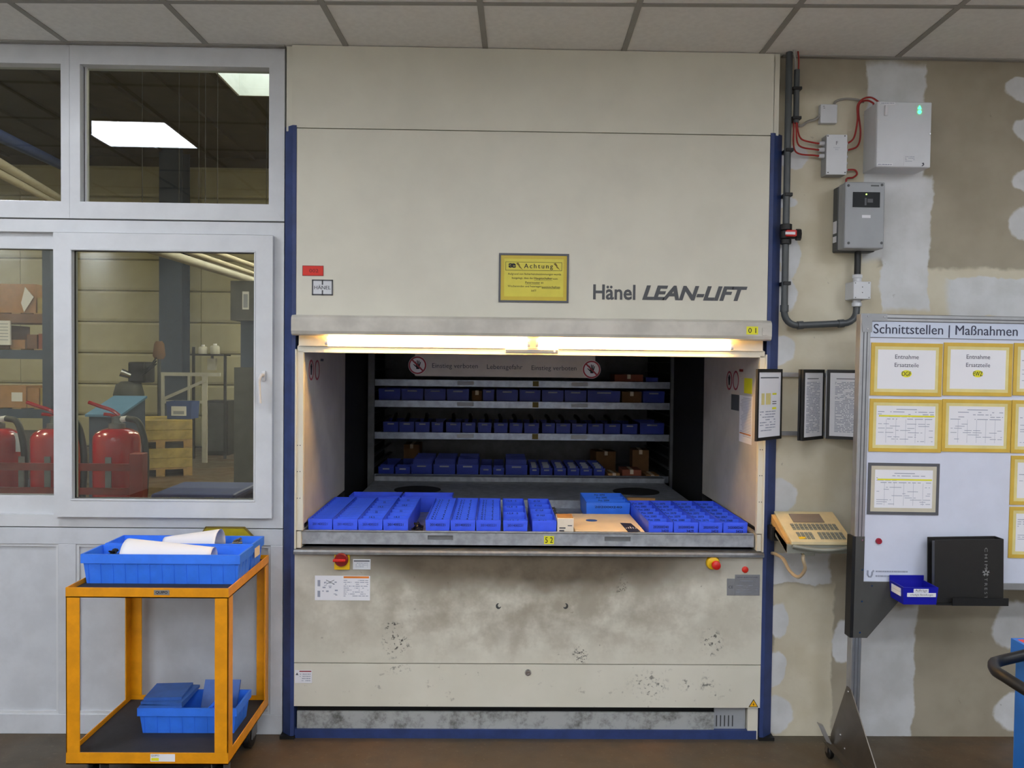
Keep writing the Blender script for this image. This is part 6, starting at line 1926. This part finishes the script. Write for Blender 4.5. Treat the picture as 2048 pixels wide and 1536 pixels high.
# blue lidded container in the foreground of the hall
cy0, cy1 = 2.15, 2.75
xa_, xb_ = PX(300, 980, cy0), PX(470, 980, cy0)
zt_ = PZ(380, 963, cy1)
cn = thing('lidded_container', 'large blue lidded container below the window in the hall', 'container', ((xa_ + xb_) / 2, (cy0 + cy1) / 2, 0))
bm = B(); prism(bm, [(xa_ + .03, cy0 + .03, .0), (xb_ - .03, cy0 + .03, .0), (xb_ - .03, cy1 - .03, .0), (xa_ + .03, cy1 - .03, .0)], (0, 0, zt_ - .06)); obj('container_body', bm, 'sheet_blue', cn)
bm = B(); bx(bm, xa_, xb_, cy0, cy1, zt_ - .06, zt_, .02, 2); obj('container_lid', bm, 'sheet_blue', cn)
for q in (.3, .7):
    x_ = xa_ + (xb_ - xa_) * q; box('lid_clip', x_ - .03, x_ + .03, cy0 - .012, cy0 + .002, zt_ - .09, zt_ - .02, 'darkgrey', cn)

# blue sloping desk
dy = 3.5
xa_, xb_ = PX(178, 810, dy), PX(240, 810, dy)
zf, zbk = PZ(230, 834, dy), PZ(205, 796, dy + .5)
ds = thing('sloping_desk', 'blue steel desk with a sloping lid behind the extinguishers', 'desk', ((xa_ + xb_) / 2, dy + .25, 0))
bm = B(); prism(bm, [(xa_, dy, 0), (xa_, dy, zf), (xa_, dy + .5, zbk), (xa_, dy + .5, 0)], (xb_ - xa_, 0, 0)); obj('desk_body', bm, 'hall_col', ds)
bm = B(); prism(bm, [(xa_ - .02, dy - .03, zf + .002), (xa_ - .02, dy + .5, zbk + .004), (xa_ - .02, dy + .5, zbk + .024), (xa_ - .02, dy - .03, zf + .022)], (xb_ - xa_ + .04, 0, 0)); obj('desk_lid', bm, 'slope_blue', ds)

# crates on pallets
def pallet(parent, W_, D_, z0, m='wood'):
    for i in range(3):
        for j in range(3):
            x_ = -W_ / 2 + .06 + i * (W_ - .12) / 2; y_ = -D_ / 2 + .06 + j * (D_ - .12) / 2
            bm = B(); bx(bm, x_ - .06, x_ + .06, y_ - .06, y_ + .06, z0 + .02, z0 + .1); obj('block', bm, m, parent, local=True)
    for i in range(3):
        x_ = -W_ / 2 + .06 + i * (W_ - .12) / 2
        bm = B(); bx(bm, x_ - .06, x_ + .06, -D_ / 2, D_ / 2, z0, z0 + .02); obj('skid', bm, m, parent, local=True)
    for j in range(5):
        y_ = -D_ / 2 + .06 + j * (D_ - .12) / 4
        bm = B(); bx(bm, -W_ / 2, W_ / 2, y_ - .055, y_ + .055, z0 + .1, z0 + .125); obj('deck_board', bm, m, parent, local=True)
    return z0 + .125
def crate(parent, W_, D_, z0, h_, m):
    bm = B(); bx(bm, -W_ / 2 + .02, W_ / 2 - .02, -D_ / 2 + .02, D_ / 2 - .02, z0 + h_ - .03, z0 + h_ - .005); obj('lid_board', bm, m, parent, local=True)
    for (a_, b_, c_, d_) in ((-W_ / 2, W_ / 2, -D_ / 2, -D_ / 2 + .02), (-W_ / 2, W_ / 2, D_ / 2 - .02, D_ / 2), (-W_ / 2, -W_ / 2 + .02, -D_ / 2 + .02, D_ / 2 - .02), (W_ / 2 - .02, W_ / 2, -D_ / 2 + .02, D_ / 2 - .02)):
        for q in range(2):
            bm = B(); bx(bm, a_, b_, c_, d_, z0 + q * h_ / 2 + .003, z0 + (q + 1) * h_ / 2 - .003); obj('side_board', bm, m, parent, local=True)
    return z0 + h_
py_ = 8.6
cx_ = PX(322, 900, py_)
zz = 0.0
for n_, lab in ((0, 'lower wooden crate on its pallet standing on the hall floor'), (1, 'upper wooden crate on a pallet stacked on another crate')):
    t = thing('pallet_crate', lab, 'crate', (cx_, py_, zz), 'crates stacked in the hall', R(22))
    q = pallet(t, .86, 1.05, 0); q = crate(t, .86, 1.05, q, .285, 'wood_yellow'); zz += q
x0_, x1_ = PX(332, 825, py_ - .2), PX(383, 825, py_ - .2)
bb = thing('labelled_bin', 'blue plastic bin with a white label standing on the stacked crates', 'bin', ((x0_ + x1_) / 2, py_ - .05, zz))
hb_ = .26
bm = B(); openbox(bm, x0_, x1_, py_ - .2, py_ + .12, zz + .001, zz + hb_, .006, .012); obj('bin_body', bm, 'hall_blue', bb)
xm_ = (x0_ + x1_) / 2
lb = box('label', xm_ - .11, xm_ + .11, py_ - .203, py_ - .19, zz + .05, zz + .19, 'paper', bb)
box('label_print', xm_ - .08, xm_ + .08, py_ - .2036, py_ - .203, zz + .07, zz + .12, 'printl', lb)
# far column, cabinet and machines
fy_ = HY - .55
x0_, x1_ = PX(318, 650, fy_), PX(364, 650, fy_)
cl_ = thing('steel_column', 'dark blue steel column in front of the panelled hall wall', 'column', ((x0_ + x1_) / 2, fy_, 0))
box('flange', x0_, x1_, fy_, fy_ + .03, 0, HZ, 'hall_col', cl_)
box('web', (x0_ + x1_) / 2 - .012, (x0_ + x1_) / 2 + .012, fy_ + .03, fy_ + .35, 0, HZ, 'hall_col', cl_)
box('flange', x0_, x1_, fy_ + .35, fy_ + .38, 0, HZ, 'hall_col', cl_)
cb = thing('dark_cabinet', 'dark grey steel cabinet on the hall floor beyond the blue bin', 'cabinet', (PX(432, 850, 10.8), 11.0, 0))
x0_, x1_ = PX(408, 850, 10.8), PX(456, 850, 10.8)
box('cabinet_body', x0_, x1_, 10.8, 11.3, 0, PZ(432, 802, 10.8), 'black', cb)
box('cabinet_door', x0_ + .03, x1_ - .03, 10.785, 10.8, .08, PZ(432, 806, 10.8), 'machine_grey', cb)
# tall control cabinet at the window's edge
ty_ = 5.6
x0_, x1_ = PX(468, 800, ty_), PX(600, 800, ty_)
tc_ = thing('switch_cabinet', 'tall dark green switch cabinet with a white notice', 'cabinet', ((x0_ + x1_) / 2, ty_ + .3, 0))
box('cabinet_body', x0_, x1_, ty_, ty_ + .6, 0.08, PZ(500, 735, ty_), 'machine_grey', tc_)
box('plinth', x0_ + .02, x1_ - .02, ty_ + .02, ty_ + .58, 0, .08, 'black', tc_)
x2_, x3_ = PX(455, 600, ty_), PX(520, 600, ty_)
box('cable_duct', PX(470, 650, ty_), PX(510, 650, ty_), ty_ + .2, ty_ + .4, PZ(500, 735, ty_), PZ(500, 640, ty_), 'hall_col', tc_)
hb = box('upper_box', x2_, x3_, ty_ + .1, ty_ + .5, PZ(490, 640, ty_), PZ(490, 560, ty_), 'machine_grey', tc_)
a_, b_ = pix(485, 583, ty_ + .1), pix(498, 619, ty_ + .1)
nt = box('white_notice', a_.x, b_.x, ty_ + .094, ty_ + .1, b_.z, a_.z, 'paper', hb)
box('notice_print', a_.x + .012, b_.x - .012, ty_ + .0935, ty_ + .094, b_.z + .02, a_.z - .03, 'printl', nt)
# drilling machine
my = 9.7
def HX(px, y_=my): return PX(px, 760, y_)
def HZ_(py, y_=my, px=300): return PZ(px, py, y_)
dm = thing('drilling_machine', 'dark bulky drilling machine with a shiny chuck in front of the panel wall', 'machine', (HX(262), my, 0))
box('machine_base', HX(215), HX(312), my - .1, my + .6, 0, HZ_(838), 'machine_grey', dm, .02)
bm = B(); lathe(bm, [(.22, 0), (.24, .08), (.2, .24), (.12, .3)], (HX(252), my + .1, HZ_(800)), 18); obj('gear_housing', bm, 'machine_grey', dm, smooth=True)
bm = B(); cyl(bm, (HX(262), my + .2, HZ_(838)), (HX(262), my + .2, HZ_(730)), .08, n=14); obj('machine_column', bm, 'machine_grey', dm, smooth=True)
box('drive_head', HX(255), HX(290), my, my + .4, HZ_(766), HZ_(724), 'black', dm, .03, 2)
bm = B(); cyl(bm, (HX(246), my - .08, HZ_(745)), (HX(262), my - .02, HZ_(752)), .07, .05, 14); obj('chuck', bm, 'chrome', dm, smooth=True)
for q in range(3):
    bm = B(); tube(bm, spline([(HX(285), my, HZ_(742 + q * 4)), (HX(300), my - .05, HZ_(735 + q * 3)), (HX(313), my, HZ_(715 + q * 6))], 5), .012, 6); obj('cable', bm, 'black', dm)
bm = B(); lathe(bm, [(.07, 0), (.1, .06), (.08, .25), (.05, .3)], (HX(308), my + .2, HZ_(718)), 12); obj('lamp_head', bm, 'carton_dark', dm, smooth=True)
bm = B(); cyl(bm, (HX(308), my + .2, 0), (HX(308), my + .2, HZ_(716)), .03, n=8); obj('lamp_post', bm, 'machine_grey', dm)
# white frame with brace
wy = 9.75
wf = thing('white_frame', 'white angle steel frame with a diagonal brace in the hall', 'frame', (PX(368, 770, wy), wy, 0))
def FX(px): return PX(px, 770, wy)
def FZ(py): return PZ(370, py, wy)
for (a_, b_) in ((322, 328), (375, 379), (404, 414)):
    box('upright', FX(a_), FX(b_), wy, wy + .03, 0, FZ(746), 'frame_white', wf)
box('cross_bar', FX(322), FX(440), wy - .005, wy + .03, FZ(752), FZ(745), 'frame_white', wf)
box('cross_bar', FX(322), FX(414), wy - .005, wy + .03, FZ(807), FZ(801), 'frame_white', wf)
bm = B(); prism(bm, [(FX(327), wy - .012, FZ(795)), (FX(412), wy - .012, FZ(757)), (FX(412), wy - .012, FZ(763)), (FX(327), wy - .012, FZ(802))], (0, .008, 0)); obj('brace', bm, 'frame_white', wf)
box('back_plate', FX(330), FX(372), wy + .03, wy + .04, FZ(800), FZ(753), 'hall_col', wf)
# shelf with canisters further back
sy_ = 10.3
sf = thing('wall_shelf', 'dark shelf stand with pale instruments in the hall', 'shelf', (PX(415, 710, sy_), sy_, 0))
x0_, x1_ = PX(384, 705, sy_), PX(452, 705, sy_)
z_s = PZ(415, 708, sy_)
box('shelf_board', x0_, x1_, sy_ - .1, sy_ + .25, z_s - .03, z_s, 'black', sf)
for x_ in (x0_, x1_ - .04):
    box('shelf_leg', x_, x_ + .04, sy_, sy_ + .04, 0, z_s + (.12 if x_ == x0_ else 0), 'black', sf)
x_ = PX(422, 730, sy_); box('pale_instrument', x_ - .07, x_ + .07, sy_ + .02, sy_ + .1, PZ(420, 740, sy_), PZ(420, 717, sy_), 'frame_white', sf)
box('hanging_bracket', x_ - .02, x_ + .02, sy_ + .05, sy_ + .07, PZ(420, 717, sy_), z_s - .03, 'black', sf)
for px_, rr, hh, lab in ((404, .075, .13, 'round white canister on the dark shelf stand'), (428, .08, .15, 'larger white canister with tilted lid on the dark shelf stand')):
    x_ = PX(px_, 700, sy_)
    t = thing('canister', lab, 'canister', (x_, sy_ + .05, z_s))
    bm = B(); lathe(bm, [(rr * .95, 0), (rr, .01), (rr, hh * .8), (rr * .8, hh * .95), (rr * .5, hh)], (x_, sy_ + .05, z_s + .001), 16); obj('canister_body', bm, 'frame_white', t, smooth=True)
    bm = B(); lathe(bm, [(rr * .4, 0), (rr * .4, .03)], (x_, sy_ + .05, z_s + hh), 12); obj('canister_cap', bm, 'paper', t)

# pallet rack seen through the narrow pane
ky = 5.4
rkx0, rkx1 = PX(-160, 700, ky), PX(97, 700, ky)
pr2 = thing('pallet_rack', 'tall pallet rack with wooden pallets seen through the narrow pane', 'rack', ((rkx0 + rkx1) / 2, ky + .5, 0))
for x_ in (rkx0, rkx1):
    for y_ in (ky, ky + .42):
        box('upright', x_ - .045, x_ + .045, y_ - .04, y_ + .04, 0, 3.25, 'hall_col', pr2)
LV = [PZ(50, 628, ky), PZ(50, 700, ky), PZ(50, 818, ky), .35]
for z_ in LV:
    for y_ in (ky, ky + .42):
        box('beam', rkx0 + .045, rkx1 - .045, y_ - .025, y_ + .025, z_ - .1, z_ - .0, 'hall_col' if z_ < 2 else 'carton_dark', pr2)
    for q in range(6):
        x_ = rkx0 + .1 + q * (rkx1 - rkx0 - .2) / 5
        box('shelf_slat', x_ - .05, x_ + .05, ky - .02, ky + .44, z_ + .0, z_ + .012, 'wood', pr2)
KX = lambda px: PX(px, 700, ky)
def rack_box(x0, x1, zi, h_, m, lab, d0=.02, lbl=None):
    z_ = LV[zi] + .013
    t = carton('rack_carton', KX(x0), KX(x1), ky + d0, ky + d0 + .4, z_, z_ + h_, m, lab, 'cartons in the pallet rack', 0, False)
    if lbl:
        bm = B(); a_, b_ = lbl; bm2 = bx(bm, a_, a_ + .12, -.202, -.2, b_, b_ + .1); obj('label', bm, 'paper', t, local=True)
    return t
rack_box(-60, 70, 0, .32, 'cardboard', 'long cardboard box under the hanging white sheet in the rack')
rack_box(73, 88, 0, .17, 'wood_yellow', 'low yellowish box beside the long cardboard box in the rack')
rack_box(18, 48, 1, .10, 'cardboard', 'small cardboard box on the middle rack level')
rack_box(52, 72, 1, .16, 'carton_dark', 'dark brown box between others on the middle rack level')
rack_box(75, 88, 1, .17, 'carton_red', 'reddish box next to the sliding window on the rack')
rack_box(-70, 16, 1, .26, 'carton_dark', 'wide dark box behind the white sheet on the rack')
rack_box(-60, 50, 2, .24, 'cardboard', 'cardboard box with a white label on the lower rack level', lbl=(.14, .07))
rack_box(52, 76, 2, .22, 'cardboard', 'narrow cardboard box on the lower rack level')
rack_box(78, 88, 2, .22, 'wood_yellow', 'yellow brown box on the lower rack level')
rack_box(-70, 88, 3, .5, 'machine_grey', 'dark grey crate on the lowest rack level')
t = thing('hanging_sheet', 'kite shaped white sheet hanging on the cardboard box', 'paper', pix(55, 622, ky - .01))
a_ = [pix(50, 574, ky - .012), pix(67, 594, ky - .012), pix(48, 624, ky - .012), pix(42, 606, ky - .012)]
bm = B(); prism(bm, a_, (0, .006, 0)); obj('sheet', bm, 'paper', t)
t = thing('rack_notice', 'printed white notice fixed to the pallet rack', 'notice', pix(10, 690, ky - .03))
a_, b_ = pix(-14, 641, ky - .05), pix(20, 690, ky - .05)
bm = B(); bx(bm, a_.x, b_.x, ky - .05, ky - .026, b_.z, a_.z); nb = obj('sheet', bm, 'paper', t)
bm = B()
for q in range(6):
    z_ = a_.z - .04 - q * .035; bx(bm, a_.x + .02, b_.x - .02, ky - .052, ky - .05, z_, z_ + .008)
obj('printed_lines', bm, 'printl', t)
# pipes, crane beam and light ducts below the roof
def run(name, label, cat, p, q, r_, m, group=None):
    bm = B(); cyl(bm, p, q, r_, n=12); o = obj(name, bm, m, smooth=True); return tag(o, label, cat, group)
def hung(name, label, cat, a1, b1, r_, m, under=None):
    """straight overhead run; a1, b1 = (px, py, y); hung from the roof or from the run above it"""
    p, q = pix(a1[0], a1[1], a1[2]), pix(b1[0], b1[1], b1[2])
    d = (q - p)
    t = thing(name, label, cat, p.lerp(q, .5))
    bm = B(); cyl(bm, p - d * .3, q + d * .3, r_, n=12); obj('run', bm, m, t, smooth=True)
    n_ = 0
    for f in (-.2, 1.2, .05, .95, .3, .7):
        s_ = p + d * f
        if under:
            u0, u1, ur = under
            e_ = u0 + (u1 - u0) * ((s_.y - u0.y) / (u1.y - u0.y)) - Vector((0, 0, ur * .9))
        else:
            e_ = Vector((s_.x, s_.y, HZ + .002))
            if SX0 - .05 < s_.x < SX1 + .05 and SY0 - .05 < s_.y < SY1 + .05:
                continue                              # no fixing in the skylight opening
        bm = B(); cyl(bm, s_ + Vector((0, 0, r_ * .8)), e_, .004, n=5); obj('suspension', bm, 'shaft', t)
        n_ += 1
        if n_ == 2:
            break
    return (p, q, r_)
bmr = hung('crane_beam', 'dark blue crane beam below the hall roof', 'beam', (0, 272, 5.4), (122, 330, 9.0), .07, 'hall_blue')
upr = hung('overhead_pipe', 'upper pale overhead pipe crossing the narrow top pane', 'pipe', (0, 326, 5.2), (122, 398, 9.0), .05, 'duct', bmr)
hung('overhead_pipe', 'lower pale overhead pipe crossing the narrow top pane', 'pipe', (0, 348, 5.2), (122, 412, 9.0), .045, 'duct', upr)
hung('cable_tray', 'white cable tray receding along the hall', 'cable tray', (335, 508, 5.0), (508, 562, 8.0), .05, 'frame_white')
hung('cable_tray', 'thin pale cable run beside the white cable tray', 'cable tray', (390, 508, 5.0), (508, 548, 7.4), .03, 'duct')
hung('cable_tray', 'pale cable run nearest the machine in the hall', 'cable tray', (430, 505, 5.0), (508, 532, 6.8), .03, 'duct')
